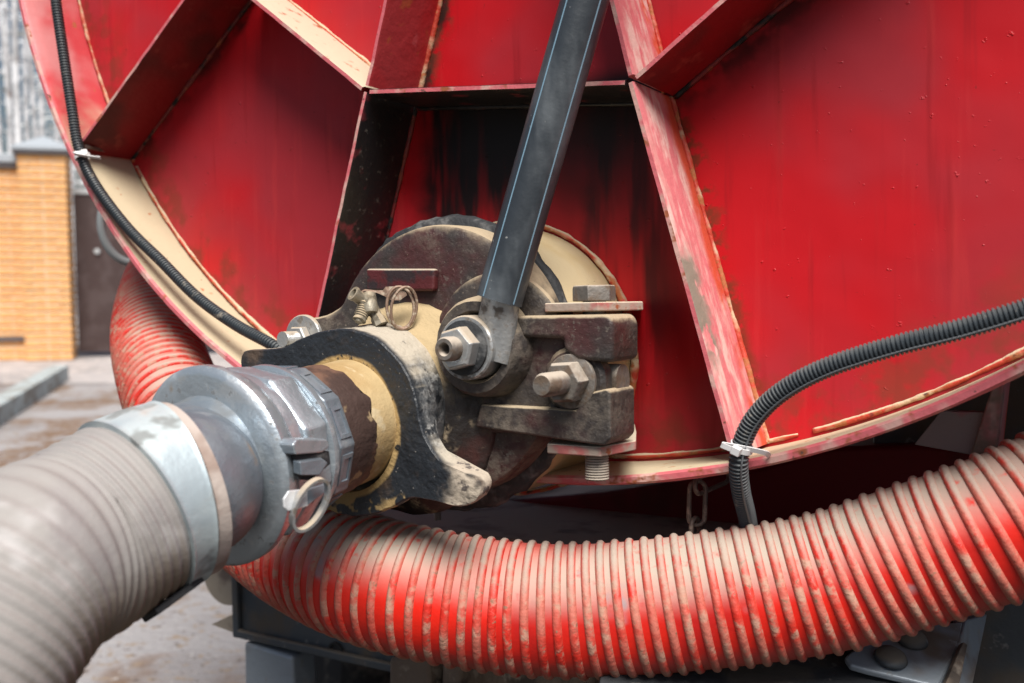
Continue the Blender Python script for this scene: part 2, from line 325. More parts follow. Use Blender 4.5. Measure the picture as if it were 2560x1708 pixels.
def obox(bm, c, ax, ay, az):
    c, ax, ay, az = map(Vector, (c, ax, ay, az))
    loft(bm, [[c + k * az - ax - ay, c + k * az + ax - ay, c + k * az + ax + ay, c + k * az - ax + ay] for k in (-1, 1)])
def prism(bm, pts, w0, w1, s0=1.0, axis=2):
    """polygon (a, b) extruded along an axis; s0 scales the first loop about the centroid"""
    n = len(pts); cx = sum(p[0] for p in pts) / n; cy = sum(p[1] for p in pts) / n
    def mk(a, b, c): return Vector((a, b, c)) if axis == 2 else (Vector((a, c, b)) if axis == 1 else Vector((c, a, b)))
    loft(bm, [[mk(cx + (p[0] - cx) * s0, cy + (p[1] - cy) * s0, w0) for p in pts], [mk(p[0], p[1], w1) for p in pts]])
def hexa(bm, c, axis, r, h, hint=None, cham=.12):
    lathe(bm, c, axis, [(0, r), (h * .82, r), (h, r * (1 - cham))], 6, hint)
def smooth_path(pts, step):
    P = [Vector(p) for p in pts]; P = [P[0] * 2 - P[1]] + P + [P[-1] * 2 - P[-2]]; out = []
    for i in range(1, len(P) - 2):
        for k in range(24):
            t = k / 24; a, b, c, d = P[i - 1:i + 3]
            out.append(.5 * ((2 * b) + (c - a) * t + (2 * a - 5 * b + 4 * c - d) * t * t + (3 * b - a - 3 * c + d) * t ** 3))
    out.append(P[-2])
    res = [out[0]]; acc = 0.0; need = step
    for a, b in zip(out, out[1:]):
        L = (b - a).length
        while acc + L >= need:
            res.append(a + (b - a) * ((need - acc) / L)); need += step
        acc += L
    return res
def frames(path, hint=(0, 0, 1)):
    F = []; x = None
    for i, p in enumerate(path):
        t = (path[min(i + 1, len(path) - 1)] - path[max(i - 1, 0)]).normalized()
        if x is None: x = frame(t, hint if abs(t.dot(Vector(hint))) < .95 else (1, 0, 0))[0]
        x = (x - t * x.dot(t)).normalized(); F.append((p, x, t.cross(x), t))
    return F
def sweep(bm, path, rad, seg=12, hint=(0, 0, 1), caps=True, closed=False, wob=0):
    F = frames(path, hint); loops = []
    for i, (p, x, y, t) in enumerate(F):
        r = rad(i) if callable(rad) else rad
        loops.append([p + (x * math.cos(2 * math.pi * j / seg) + y * math.sin(2 * math.pi * j / seg)) * (r * (1 + wob * mnoise.noise(p * 90 + Vector((j * 2.1, 0, 0))))) for j in range(seg)])
    loft(bm, loops, caps, caps, closed)
def bead(bm, pts, r, step=.0024, seg=7):
    """lumpy weld bead along a polyline"""
    P = []
    for a, b in zip(pts, pts[1:]):
        a, b = Vector(a), Vector(b); n = max(1, int((b - a).length / step))
        P += [a + (b - a) * k / n for k in range(n)]
    P.append(Vector(pts[-1]))
    def rr(i): return r * (.92 + .12 * abs(math.sin(i * 1.05 + 1.7 * mnoise.noise(P[i] * 30))) + .45 * mnoise.noise(P[i] * 60) + .55 * mnoise.noise(P[i] * 16))
    sweep(bm, P, rr, seg, hint=(.3, .2, 1))
def NB(): return bmesh.new()
def torus_link(bm, c, ax, ay, half, width, r, seg=10):
    """stadium chain link: long direction ax (half straight length), short ay (half width)"""
    c, ax, ay = Vector(c), Vector(ax).normalized(), Vector(ay).normalized(); P = []
    for k in range(13): t = -math.pi / 2 + math.pi * k / 12; P.append(c + ax * (half + width * math.cos(t)) + ay * width * math.sin(t))
    for k in range(13): t = math.pi / 2 + math.pi * k / 12; P.append(c + ax * (-half + width * math.cos(t)) + ay * width * math.sin(t))
    az = ax.cross(ay); loops = []
    n = len(P)
    for i in range(n):
        t = (P[(i + 1) % n] - P[i - 1]).normalized(); x = az; y = t.cross(x)
        loops.append([P[i] + (x * math.cos(2 * math.pi * j / seg) + y * math.sin(2 * math.pi * j / seg)) * r for j in range(seg)])
    loft(bm, loops, closed=True)
def polar(poly, c, n):
    """outline radius seen from c along n rays (farthest crossing)"""
    out = []
    for k in range(n):
        t = 2 * math.pi * k / n; d = (math.cos(t), math.sin(t)); best = 0
        for (ax, ay), (bx, by) in zip(poly, poly[1:] + poly[:1]):
            ex, ey = bx - ax, by - ay; den = d[0] * ey - d[1] * ex
            if abs(den) < 1e-12: continue
            s = ((ax - c[0]) * ey - (ay - c[1]) * ex) / den; q = ((ax - c[0]) * d[1] - (ay - c[1]) * d[0]) / den
            if s > 0 and -1e-9 <= q <= 1 + 1e-9: best = max(best, s)
        out.append(best)
    return out
def plug(bm, c, rads, wlist, inner=0.0, ic=None, inner_shift=(0, 0)):
    """solid of polar outline `rads` through levels (w, scale[, dx, dy]); optional round bore"""
    many = isinstance(rads[0], list); RR = rads if many else [rads] * len(wlist); n = len(RR[0]); loops = []
    RR, wlist = zip(*[(a, b) for a, b in zip(RR, wlist) if b])
    for rads, it in zip(RR, wlist):
        wv, sc = it[0], it[1]; dx, dy = (it[2], it[3]) if len(it) > 2 else (0, 0)
        loops.append([Vector((c[0] + dx + math.cos(2 * math.pi * k / n) * rads[k] * sc, c[1] + dy + math.sin(2 * math.pi * k / n) * rads[k] * sc, wv)) for k in range(n)])
    if inner:
        for it in (wlist[-1], wlist[0]):
            dx, dy = (it[2], it[3]) if len(it) > 2 else (0, 0)
            loops.append([Vector((ic[0] + dx + math.cos(2 * math.pi * k / n) * inner, ic[1] + dy + math.sin(2 * math.pi * k / n) * inner, it[0])) for k in range(n)])
        loft(bm, loops, closed=True)
    else: loft(bm, loops)
def xy(v): return (v.x, v.y)
def P3(v, w): return Vector((v[0], v[1], w))

# ------------------------------------------------------------------ the setting: ground, paving, kerb
def plane(name, mat, x0, y0, x1, y1, z, n=1):
    bm = NB(); bmesh.ops.create_grid(bm, x_segments=n, y_segments=n, size=.5)
    bm.transform(Matrix.Translation(((x0 + x1) / 2, (y0 + y1) / 2, z)) @ Matrix.Diagonal((x1 - x0, y1 - y0, 1, 1)))
    return obj(name, bm, mat, space=ID)
g = plane('ground', M['ground'], -400, -200, 400, 900, 0); tag(g, 'grey brown gravelly yard ground strewn with leaves', None, kind='structure'); 
rd = plane('unseen_ground_sheet', M['dark_sheet'], -30, -40, 30, 2.0, .004); tag(rd, 'unseen dark ground sheet added to cut the bounce light', None, kind='structure')  # added out of view; dark so little light bounces onto the ribs
rd = plane('unseen_sheet_edge', M['dark_sheet'], -.30, 2.0, 6, 7, .004); tag(rd, 'unseen dark sheet under the truck, added to cut bounce light', None, kind='structure')  # added unseen sheet, keeps bounced light low under the tank
gpil = ground(112, 905); PY = gpil.y                                # the pillar's distance
pv = plane('pavement', M['paving'], -60, ground(100, 960).y, 60, PY + 40, .004); tag(pv, 'pale pinkish pavement in front of the brick wall and gate', None, kind='structure')
ka, kb = ground(-60, 1085), ground(96, 985); kdir = (kb - ka).normalized(); kn = Vector((-kdir.y, kdir.x, 0))
kt = thing('kerb', 'pale blue grey kerb stones at the left edge of the yard', 'kerb', Matrix.Translation(ka))
for k in range(-3, 3):
    bm = NB(); L = (kb - ka).length / 2
    obox(bm, ka + kdir * (L * (k + .5)) + Vector((0, 0, .05)), kdir * (L / 2 - .006), kn * .075, Vector((0, 0, .085)))
    obj('kerb_stone', bm, M['kerb'], kt, ID, bevel=.012)

# brick pillar and wall ------------------------------------------------------------------
def brick_mesh(bw, bh, bd):
    bm = NB(); obox(bm, (0, 0, 0), (bw / 2, 0, 0), (0, bd / 2, 0), (0, 0, bh / 2)); bmesh.ops.bevel(bm, geom=bm.edges[:], offset=.004, segments=1, affect='EDGES', profile=.5)
    me = bpy.data.meshes.new('brick'); bmesh.ops.recalc_face_normals(bm, faces=bm.faces[:]); bm.to_mesh(me); bm.free(); me.materials.append(M['brick']); return me
def place_brick(me, parent, loc, rz=0):
    o = link(bpy.data.objects.new('brick', me)); o.parent = parent
    o.matrix_basis = Matrix.Translation(loc + Vector((random.uniform(-.002, .002), random.uniform(-.003, .003), 0))) @ Matrix.Rotation(rz, 4, 'Z'); return o
def px_x(px, y): return (gp(px, 854, 1.0).x) * (y / math.cos(PITCH)) * 1.0
def at_y(px, py, y):
    d = gp(px, py, 1.0) - CO; return CO + d * (y / d.y)
pL, pR = at_y(52, 640, PY).x, at_y(163, 640, PY).x; pW = pR - pL; pTop = at_y(110, 383, PY).z
pc = Vector(((pL + pR) / 2, PY + pW / 2, 0))
pil = thing('brick_pillar', 'tall orange brick gate pillar with a grey pyramid cap', 'pillar', Matrix.Translation(pc))
bm = NB(); obox(bm, pc + Vector((0, 0, pTop / 2)), (pW / 2 - .012, 0, 0), (0, pW / 2 - .012, 0), (0, 0, pTop / 2)); obj('mortar_core', bm, M['mortar'], pil, ID)
nC = 29; ch = pTop / nC; jt = .020; half = (pW - jt) / 2
mb = brick_mesh(half + .006, ch - jt, .11); mq = brick_mesh(half / 2 + .002, ch - jt, .11)
for r_ in range(nC):
    z = (r_ + .5) * ch
    for side in range(4):
        rot = Matrix.Rotation(side * math.pi / 2, 4, 'Z')
        if side == 2: continue
        if r_ % 2 == 0: sl = [(-half / 2 - jt / 2, mb), (half / 2 + jt / 2, mb)]
        else: sl = [(-half * .75 - jt / 2, mq), (0, mb), (half * .75 + jt / 2, mq)]
        for dx, me in sl: place_brick(me, pil, rot @ Vector((dx * .99, -pW / 2 + .055, z)), side * math.pi / 2)
bm = NB(); cw2 = pW / 2 + .05
def sq(h, z): return [pc + Vector((a * h, b * h, z)) for a, b in ((-1, -1), (1, -1), (1, 1), (-1, 1))]
loft(bm, [sq(cw2, pTop + .04), sq(cw2, pTop + .07), sq(.02, pTop + .20)]); obj('pillar_cap', bm, M['cap'], pil, ID)
bm = NB(); loft(bm, [sq(cw2 - .012, pTop + .0), sq(cw2 - .012, pTop + .04)]); obj('cap_flashing', bm, M['capdark'], pil, ID)
WY = PY + .14; wTop = at_y(20, 420, WY).z; wx0, wx1 = pL - 1.6, pL
wal = thing('brick_wall', 'orange brick yard wall with grey coping running left from the pillar', 'wall', Matrix.Translation((wx0, WY, 0)))
bm = NB(); box(bm, (wx0, WY + .012, 0), (wx1, WY + .25, wTop)); obj('mortar_core', bm, M['mortar'], wal, ID)
nW = 27; ch = wTop / nW; bl = .25; mb = brick_mesh(bl - .007, ch - jt, .11); mhalf = brick_mesh(bl / 2 - .007, ch - jt, .11)
for r_ in range(nW):
    k = 0; x = wx1 - bl / 2 - (bl / 2 if r_ % 2 else 0)
    if r_ % 2: place_brick(mhalf, wal, Vector((wx1 - bl / 4 - wx0, .055, (r_ + .5) * ch)))
    while x > wx0:
        place_brick(mb, wal, Vector((x - wx0, .055, (r_ + .5) * ch))); x -= bl
bm = NB(); box(bm, (wx0, WY - .06, wTop + .05), (wx1 - .002, WY + .31, wTop + .14)); obj('coping', bm, M['cap'], wal, ID, bevel=.01)
bm = NB(); box(bm, (wx0, WY - .04, wTop), (wx1 - .002, WY + .29, wTop + .05)); obj('coping_flashing', bm, M['capdark'], wal, ID)
bm = NB(); zz = at_y(20, 846, WY).z; box(bm, (wx0, WY - .03, zz - .025), (wx1 - .002, WY + .01, zz + .025)); obj('base_flashing', bm, M['capdark'], wal, ID)
# gate
GY = PY + .3; gx0 = pR + .02; gTop = at_y(300, 483, GY).z; gBot = max(.03, at_y(300, 884, GY).z)
gat = thing('sheet_gate', 'dark brown sheet metal driveway gate beside the brick pillar', 'gate', Matrix.Translation((gx0, GY, 0)))
gw = 1.1
for k in range(4):
    bm = NB(); box(bm, (gx0 + k * gw + .004, GY, gBot), (gx0 + (k + 1) * gw - .004, GY + .03, gTop)); obj('gate_panel', bm, M['gate'], gat, ID, bevel=.006)
bm = NB(); box(bm, (gx0, GY - .02, gTop), (gx0 + 4 * gw, GY + .05, gTop + .05)); obj('top_rail', bm, M['rail'], gat, ID, bevel=.006)
for k in range(24):
    bm = NB(); x = gx0 + .06 + k * .18; lathe(bm, (x, GY + .015, gTop + .05), (0, 0, 1), [(0, .009), (.36, .009), (.40, .002)], 8); obj('spike', bm, M['rail'], gat, ID)
bm = NB(); q = at_y(252, 629, GY); lathe(bm, (q.x, GY + .001, q.z), (0, -1, 0), [(0, .03), (.02, .03), (.03, .02)], 14); obj('gate_knob', bm, M['rail'], gat, ID, smooth='auto')

TURN = Matrix.Translation(Vector((pL, PY, 0))) @ Matrix.Rotation(R(17), 4, 'Z') @ Matrix.Translation(Vector((-pL, -PY, 0)))
for o in (pil, wal, gat): o.matrix_world = TURN @ SP[o.name]      # the yard wall stands square to the sight line
# frosted trees behind the wall ------------------------------------------------------------------
def tree(px, dist, h, r, kind, label):
    base = at_y(px, 640, dist); base = Vector((base.x, dist, 0)); rnd = random.Random(px * 7 + int(dist))
    t = thing('forest_tree', label, 'tree', Matrix.Translation(base), 'frosted trees behind the brick wall')
    lean = Vector((rnd.uniform(-.03, .03), rnd.uniform(-.02, .02), 1)); P = [base + lean * (h * k / 10) + Vector((math.sin(k * .9 + px) * .05, 0, 0)) for k in range(11)]
    bm = NB(); sweep(bm, P, lambda i: r * .55 * (1 - .075 * i), 9, hint=(1, 0, 0))
    for k in range(9):
        z0 = rnd.uniform(.25, .9) * h; a = rnd.uniform(0, 6.28); L = rnd.uniform(.5, 1.5); s = base + lean * z0
        sweep(bm, [s + Vector((math.cos(a) * L * q, math.sin(a) * L * q, L * q * .25 - .1 * q * q)) for q in (0, .33, .66, 1)], lambda i: r * .16 * (1 - .25 * i), 5)
    obj('trunk', bm, M['bark'], t, ID, smooth=True)
    bm = NB(); n = 220 if kind else 120
    z0 = .18 if kind else .42
    for k in range(n):
        c = rnd.random(); zc = h * (z0 + (1 - z0) * c); rad = (1.5 if kind else 1.2) * (1.05 - c) ** .6 * rnd.random() ** .5
        cl = rnd.randint(0, 14); a = cl * .449 + rnd.uniform(-.22, .22) + zc * .7
        p = base + lean * zc + Vector((math.cos(a) * rad, math.sin(a) * rad, rnd.uniform(-.1, .1))); s = rnd.uniform(.05, .15)
        d1 = Vector((rnd.uniform(-1, 1), rnd.uniform(-1, 1), rnd.uniform(-.6, .6))).normalized() * s; d2 = Vector((rnd.uniform(-1, 1), rnd.uniform(-1, 1), rnd.uniform(-1, 1))).normalized() * s * .5
        bm.faces.new([bm.verts.new(q) for q in (p - d1, p - d2, p + d1, p + d2)])
    obj('crown', bm, M['leaf'], t, ID)
bm = NB(); rf = random.Random(5)
for tr in range(60):
    bx, by, hh = rf.uniform(-36, -4), rf.uniform(32, 46), rf.uniform(11, 18)
    for k in range(520):
        t = rf.random() ** .8; ra = (1 - t) * hh * .15 * rf.random() ** .5 + .1; an = rf.uniform(0, 6.283)
        p = Vector((bx + 20 + math.cos(an) * ra, by - 38 + math.sin(an) * ra, hh * (.06 + .94 * t) - ra * .25)); s_ = rf.uniform(.06, .20)
        d1 = Vector((math.cos(an) + rf.uniform(-.5, .5), math.sin(an) + rf.uniform(-.5, .5), rf.uniform(-.5, .1))).normalized() * s_; d2 = Vector((rf.uniform(-1, 1), rf.uniform(-1, 1), rf.uniform(-.6, .6))).normalized() * s_ * .5
        bm.faces.new([bm.verts.new(q_) for q_ in (p - d1, p - d2, p + d1, p + d2)])
fo = obj('far_forest', bm, M['leaf_far'], space=Matrix.Translation((-20, 38, 0)), origin=Vector((-20, 38, 0))); tag(fo, 'distant pale mass of frosted forest behind the wall', 'forest', kind='stuff')
tl = ['leftmost pale frosted tree at the edge of the view behind the wall', 'slim pale trunk behind the wall, second from the left', 'thick grey trunk above the wall coping', 'pale trunk rising just left of the pillar cap', 'thin frosted trunk directly above the pillar cap',
      'pale trunk just right of the pillar cap tip', 'frosted tree above the gap between pillar and tank', 'dark frosted tree standing above the gate beside the tank', 'far pale tree seen between the trunks left of the pillar', 'far frosted tree behind the pillar cap', 'far frosted tree hidden mostly by the red tank rim', 'young bushy frosted tree low behind the wall']
for i, (px, dist, h, r, kd) in enumerate([(6, 17, 12, .11, 0), (30, 20, 14, .10, 0), (52, 16.5, 13, .13, 0), (84, 21, 14, .11, 0), (108, 19, 13, .09, 0), (138, 22, 15, .12, 0), (190, 20, 13, .12, 0), (235, 18, 12, .10, 0), (44, 27, 15, .14, 1), (122, 29, 16, .15, 1), (300, 26, 15, .15, 1), (20, 25, 9, .08, 1)]):
    tree(px, dist, h, r, kd, tl[i])

# ------------------------------------------------------------------ the tank end
tank = thing('sludge_tank', 'red painted steel tank end with welded stiffener ribs and dusty rim', 'tank', PLATE)
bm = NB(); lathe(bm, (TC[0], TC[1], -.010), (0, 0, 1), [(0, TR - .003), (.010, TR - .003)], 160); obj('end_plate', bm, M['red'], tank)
RW = .080; RT = .0058
bm = NB(); ring_solid(bm, (TC[0], TC[1], 0), (0, 0, 1), [(-.06, TR - .003), (-.06, TR + .004), (RW - .004, TR + .004), (RW, TR + .002), (RW, TR - .001), (RW - .004, TR - .003)], 220)
obj('rim', bm, [M['rim'], M['edge']], tank, smooth='auto', edge=1)
bm = NB(); ring_solid(bm, (TC[0], TC[1], 0), (0, 0, 1), [(RW - .010, TR + .0042), (RW - .010, TR + .0070), (RW - .001, TR + .0070), (RW + .003, TR + .005), (RW + .003, TR + .0005), (RW + .0002, TR - .0015), (RW + .0002, TR + .0042)], 220, wob=.0010)
obj('rim_lip', bm, M['edge'], tank, smooth='auto')
def arc(r, a0, a1, n, wv): return [Vector((TC[0] + math.cos(R(a0 + (a1 - a0) * k / n)) * r, TC[1] + math.sin(R(a0 + (a1 - a0) * k / n)) * r, wv)) for k in range(n + 1)]
for a0, a1 in ((150, 214), (214.6, 251), (251.6, 286), (287, 345)):
    bm = NB(); bead(bm, arc(TR - .008, a0, a1, 60, .0004), .0026); obj('weld_bead', bm, M['weld'], tank, smooth=True)
bm = NB(); lathe(bm, (TC[0], TC[1], -.06), (0, 0, -1), [(0, .70), (.05, .73), (2.6, .73)], 96); obj('shell', bm, M['red'], tank, smooth='auto')
def rib(a, b, mat, w0=.0, hgt=RW, wl='weld', sides=(1, -1)):
    a, b = Vector((a[0], a[1], 0)), Vector((b[0], b[1], 0)); d = (b - a).normalized(); n = Vector((-d.y, d.x, 0)) * (RT / 2); up = Vector((0, 0, hgt))
    bm = NB(); K = max(2, int((b - a).length / .012)); loops = []
    for k in range(K + 1):
        p = a + (b - a) * k / K; j = .0011 * mnoise.noise(p * 45); jn = n * (1 + .10 * mnoise.noise(p * 30 + Vector((5, 0, 0))))
        loops.append([p - n, p + n, p + jn + up * .965 + Vector((0, 0, j)), p + jn * .62 + up + Vector((0, 0, j)), p - jn * .62 + up + Vector((0, 0, j)), p - jn + up * .965 + Vector((0, 0, j))])
    loft(bm, loops)
    o = obj('stiffener_rib', bm, [mat, M['edge']], tank, smooth='auto', edge=1)
    for s in sides:
        bm = NB(); bead(bm, [a + n * s * 1.25 + Vector((0, 0, .002)), b + n * s * 1.25 + Vector((0, 0, .0004))], .0027); obj('weld_bead', bm, M[wl], tank, smooth=True)
    return o
def rimhit(a, b, r=TR - .006):                                        # run from a through b out to the rim
    a, b = Vector(a), Vector(b); d = (b - a).normalized(); m = a - Vector(TC); q = m.dot(d); return a + d * (-q + math.sqrt(q * q - m.dot(m) + r * r))
V2 = lambda v: Vector((v.x, v.y))
XL, XR = V2(bp(914, 230, RW)), V2(bp(1576, 206, RW))
r1a, r1b = V2(bp(207, 352, RW)), V2(bp(457, 0, RW))
apex = V2(bp(524, -94, RW))
rib(apex, rimhit(r1b, r1a), M['rib_shade_grime'], wl='weld_dark')
rib(apex + Vector((.006, -.006)), XL + (apex - XL).normalized() * .006, M['rib'])
rib(XL + Vector((.002, .006)), XL + (V2(bp(964, 0, RW)) - XL).normalized() * .9, M['rib'])
rl = rib(XL - Vector((0, .0)), rimhit(XL, V2(bp(795, 784, RW))), M['rib_oil_shade'], wl='weld_dark')
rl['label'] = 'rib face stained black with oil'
rib(XL + (XR - XL).normalized() * .005, XR - (XR - XL).normalized() * .005, M['rib_oil_shade'], wl='rib_oil_shade')  # underside shade of this rib painted with the oil black
rib(XR + Vector((0, .006)), XR + (V2(bp(1525, 0, RW)) - XR).normalized() * .9, M['rib_pink'])
rib(XR + (V2(bp(1808, 0, RW)) - XR).normalized() * .006, XR + (V2(bp(1808, 0, RW)) - XR).normalized() * .62, M['rib_shade_grime'], wl='weld_dark')
rr = rib(XR, rimhit(XR, V2(bp(1819, 1089, RW))), M['rib_pink']); rr['label'] = 'faded pink rib with a scraped grey patch'
SC = Vector((.0008, -.0163, 0))                                        # outlet centre
bm = NB(); lathe(bm, SC, (0, 0, 1), [(.0, .130), (.102, .130)], 96); obj('outlet_stub', bm, M['cream'], tank, smooth='auto')
bm = NB(); bead(bm, [SC + Vector((math.cos(R(k * 3)) * .1345, math.sin(R(k * 3)) * .1345, .001)) for k in range(121)], .0036); obj('weld_bead', bm, M['weld'], tank, smooth=True)
for v0, v1, tip in ((.0290, .0362, .195), (-.0845, -.0765, .187)):
    bm = NB(); prism(bm, [(.105, .002), (.110, .100), (.130, .158), (.178, .158), (tip, .112), (tip - .026, .055), (tip - .052, .002)], v0, v1, axis=1); obj('hinge_plate', bm, M['lugplate'], tank, bevel=.0012)

# ------------------------------------------------------------------ the outlet valve
Z = Vector((0, 0, 1))
valve = thing('outlet_valve', 'dark cast iron outlet valve with dusty cover bolted to the tank', 'valve', PLATE @ Matrix.Translation((SC.x, SC.y, .10)))
bm = NB(); ring_solid(bm, SC, Z, [(.1005, .100), (.1025, .100), (.1135, .100), (.1140, .131), (.1085, .1345), (.1015, .132)], 140, wob=.0035); obj('gasket', bm, M['rubber'], valve, smooth=True)
CC = (.0115, -.0119)
ear = [xy(bp(*p, .145)) for p in ((906, 667), (878, 719), (866, 744), (846, 768), (817, 786), (780, 795), (742, 799), (733, 808), (733, 870))] + [(-.150, -.040), (-.06, -.09), (.02, -.02), (.02, .03)]
er = polar(ear, CC, 180); cr = [max(.119, e) for e in er]
bm = NB(); plug(bm, CC, cr, [(.1145, .985), (.117, 1.005), (.139, 1.0), (.1435, .988), (.1455, .962), (.1462, .90)]); obj('cover', bm, M['cast'], valve, smooth='auto')
bm = NB(); a, b, c, d = (bp(918, 672, .151), bp(1090, 672, .151), bp(1088, 728, .151), bp(920, 728, .151)); prism(bm, [(c.x, c.y), (b.x, b.y), (a.x, a.y), (d.x, d.y)], .1455, .1535); obj('name_pad', bm, M['cast_red'], valve, bevel=.0028, segs=3)
# step on the cover behind the lever, pivot cup
PV = Vector((.0735, .0015, 0))
bm = NB(); lathe(bm, (PV.x + .006, PV.y - .004, .1455), Z, [(0, .066), (.005, .0655), (.0075, .062), (.008, .05)], 64); obj('cover_step', bm, M['cast'], valve, smooth='auto')
bm = NB(); ring_solid(bm, PV, Z, [(.146, .0275), (.172, .0275), (.1765, .030), (.1765, .0375), (.172, .0405), (.150, .044)], 56, wob=.0008); obj('pivot_cup', bm, M['cast'], valve, smooth='auto')
bm = NB(); lathe(bm, PV, Z, [(.150, .0275), (.156, .0275)], 40); obj('cup_floor', bm, M['cast'], valve)
# forked arm on the right
def soft(name, poly, w0, w1, m, bev=.0065, s0=1.0, label=None):
    bm = NB(); prism(bm, poly, w0, w1, s0); return obj(name, bm, m, valve, bevel=bev, segs=4, label=label)
soft('arm_web', [(.055, .024), (.160, .020), (.166, -.008), (.160, -.030), (.166, -.045), (.160, -.066), (.04, -.075), (.02, -.04)], .118, .1505, M['cast'], .006)
soft('upper_arm', [(.092, .010), (.150, .008), (.1505, -.0005), (.163, -.0085), (.1915, -.0105), (.1940, -.006), (.1945, .020), (.190, .0265), (.088, .0265)], .119, .1655, M['cast'], .0065)
soft('lower_arm', [(.064, -.0655), (.166, -.0735), (.184, -.0745), (.1895, -.069), (.1900, -.0335), (.187, -.0305), (.168, -.0350), (.160, -.048), (.070, -.0465)], .119, .1635, M['cast'], .0065)
SB = Vector((.1555, -.0255, 0))
bm = NB(); ring_solid(bm, SB, Z, [(.148, .012), (.159, .012), (.159, .024), (.156, .0275), (.148, .029)], 40, wob=.0012); obj('stud_boss', bm, M['cast'], valve, smooth='auto')
sb = NB(); lathe(sb, SB, Z, [(.10, .0092), (.2050, .0092), (.2085, .0075)], 28); sbo = obj('swing_bolt', sb, M['bolt'], valve, smooth='auto')
bm = NB(); lathe(bm, SB + Vector((.010, 0, .1365)), (1, 0, 0), [(0, .0125), (.0225, .0125)], 20); obj('swing_eye', bm, M['bolt'], valve, smooth='auto')
bm = NB(); lathe(bm, SB + Z * .1605, Z, [(0, .0215), (.0030, .0215), (.0036, .0205)], 40); obj('washer', bm, M['bolt'], sbo, smooth='auto')
bm = NB(); hexa(bm, SB + Z * .1642, Z, .0175, .0150, hint=(.5, 1, 0)); obj('nut', bm, M['bolt'], sbo, bevel=.0008)
HB = Vector((.1655, 0, .140))
def thread(bm, c, axis, r, L, pitch=.0021, depth=.0009, seg=22):
    prof = []; s = 0
    while s < L: prof += [(s, r - depth), (s + pitch * .5, r)]; s += pitch
    lathe(bm, c, axis, prof, seg)
bm = NB(); lathe(bm, HB + Vector((0, -.086, 0)), (0, 1, 0), [(0, .0094), (.124, .0094)], 20); hbo = obj('hinge_bolt', bm, M['bolt'], valve, smooth='auto')
bm = NB(); thread(bm, HB + Vector((0, -.1055, 0)), (0, 1, 0), .0098, .020); obj('bolt_thread', bm, M['bolt'], hbo)
bm = NB(); hexa(bm, HB + Vector((0, .0370, 0)), (0, 1, 0), .0178, .0125, hint=(1, 0, .35), cham=.05); obj('bolt_head', bm, M['bolt'], hbo, bevel=.0008)
# neck with the dust drift, clamp flange in front
NC = Vector((-.018, -.054, 0))
bm = NB(); lathe(bm, NC, Z, [(.1440, .096), (.1500, .090), (.1545, .084), (.158, .079), (.162, .074), (.170, .070)], 72, wob=.0015); obj('neck', bm, M['cast_dusty'], valve, smooth=True)
FW = .2150; HC = (-.0345, -.0642)
front = [(600, 893), (605, 884), (616, 876), (670, 872), (706, 868), (735, 853), (760, 842), (800, 828), (853, 821), (905, 830), (945, 849), (977, 879), (1008, 915), (1028, 958), (1042, 1005), (1048, 1041), (1055, 1072), (1068, 1104), (1091, 1140), (1118, 1168), (1152, 1176), (1178, 1183), (1195, 1198), (1203, 1218), (1198, 1240), (1180, 1258), (1143, 1268), (1095, 1255), (1060, 1249), (1024, 1247), (969, 1275), (905, 1292), (842, 1284), (760, 1250), (690, 1180), (640, 1080), (612, 960), (600, 915)]
fr_ = []
for i in range(len(front)):
    a, b, c, d = (Vector(front[(i + k) % len(front)]) for k in (-1, 0, 1, 2))
    for k in range(5): t = k / 5; fr_.append(.5 * ((2 * b) + (c - a) * t + (2 * a - 5 * b + 4 * c - d) * t * t + (3 * b - a - 3 * c + d) * t ** 3))
fp = [xy(bp(p[0], p[1], FW)) for p in fr_]; fr = [r_ * (1 + .010 * mnoise.noise(Vector((k * .15, 3, 0))) + .004 * mnoise.noise(Vector((k * .6, 9, 0)))) for k, r_ in enumerate(polar(fp, HC, 360))]
fb_ = [min(r_, .0850 + .012 * math.cos(2 * math.pi * k / 360 - 2.6)) if not (95 < k < 215) else r_ * .97 for k, r_ in enumerate(fr)]
bm = NB(); plug(bm, HC, [fb_, fb_, fb_, None, fr, fr, fr, fr], [(.1565, .955, 0, .007), (.159, .97, 0, .0065), (.182, .990, 0, .003), None, (.197, .985, 0, .001), (.2105, 1.0), (.2140, .994), (FW, .98)], inner=.0555, ic=HC); obj('clamp_flange', bm, M['flange'], valve, smooth='auto')
# bolt on the left ear
LB = P3(xy(bp(757, 846, .150)), 0)
bm = NB(); lathe(bm, LB, Z, [(.1465, .0225), (.1500, .0225), (.1508, .0215)], 40); lbo = obj('ear_washer', bm, M['zinc'], valve, smooth='auto')
bm = NB(); hexa(bm, LB + Z * .151, Z, .0125, .009); obj('nut', bm, M['zinc'], lbo, bevel=.0006)
bm = NB(); thread(bm, LB + Z * .159, Z, .0072, .018); obj('bolt_thread', bm, M['zinc'], lbo)
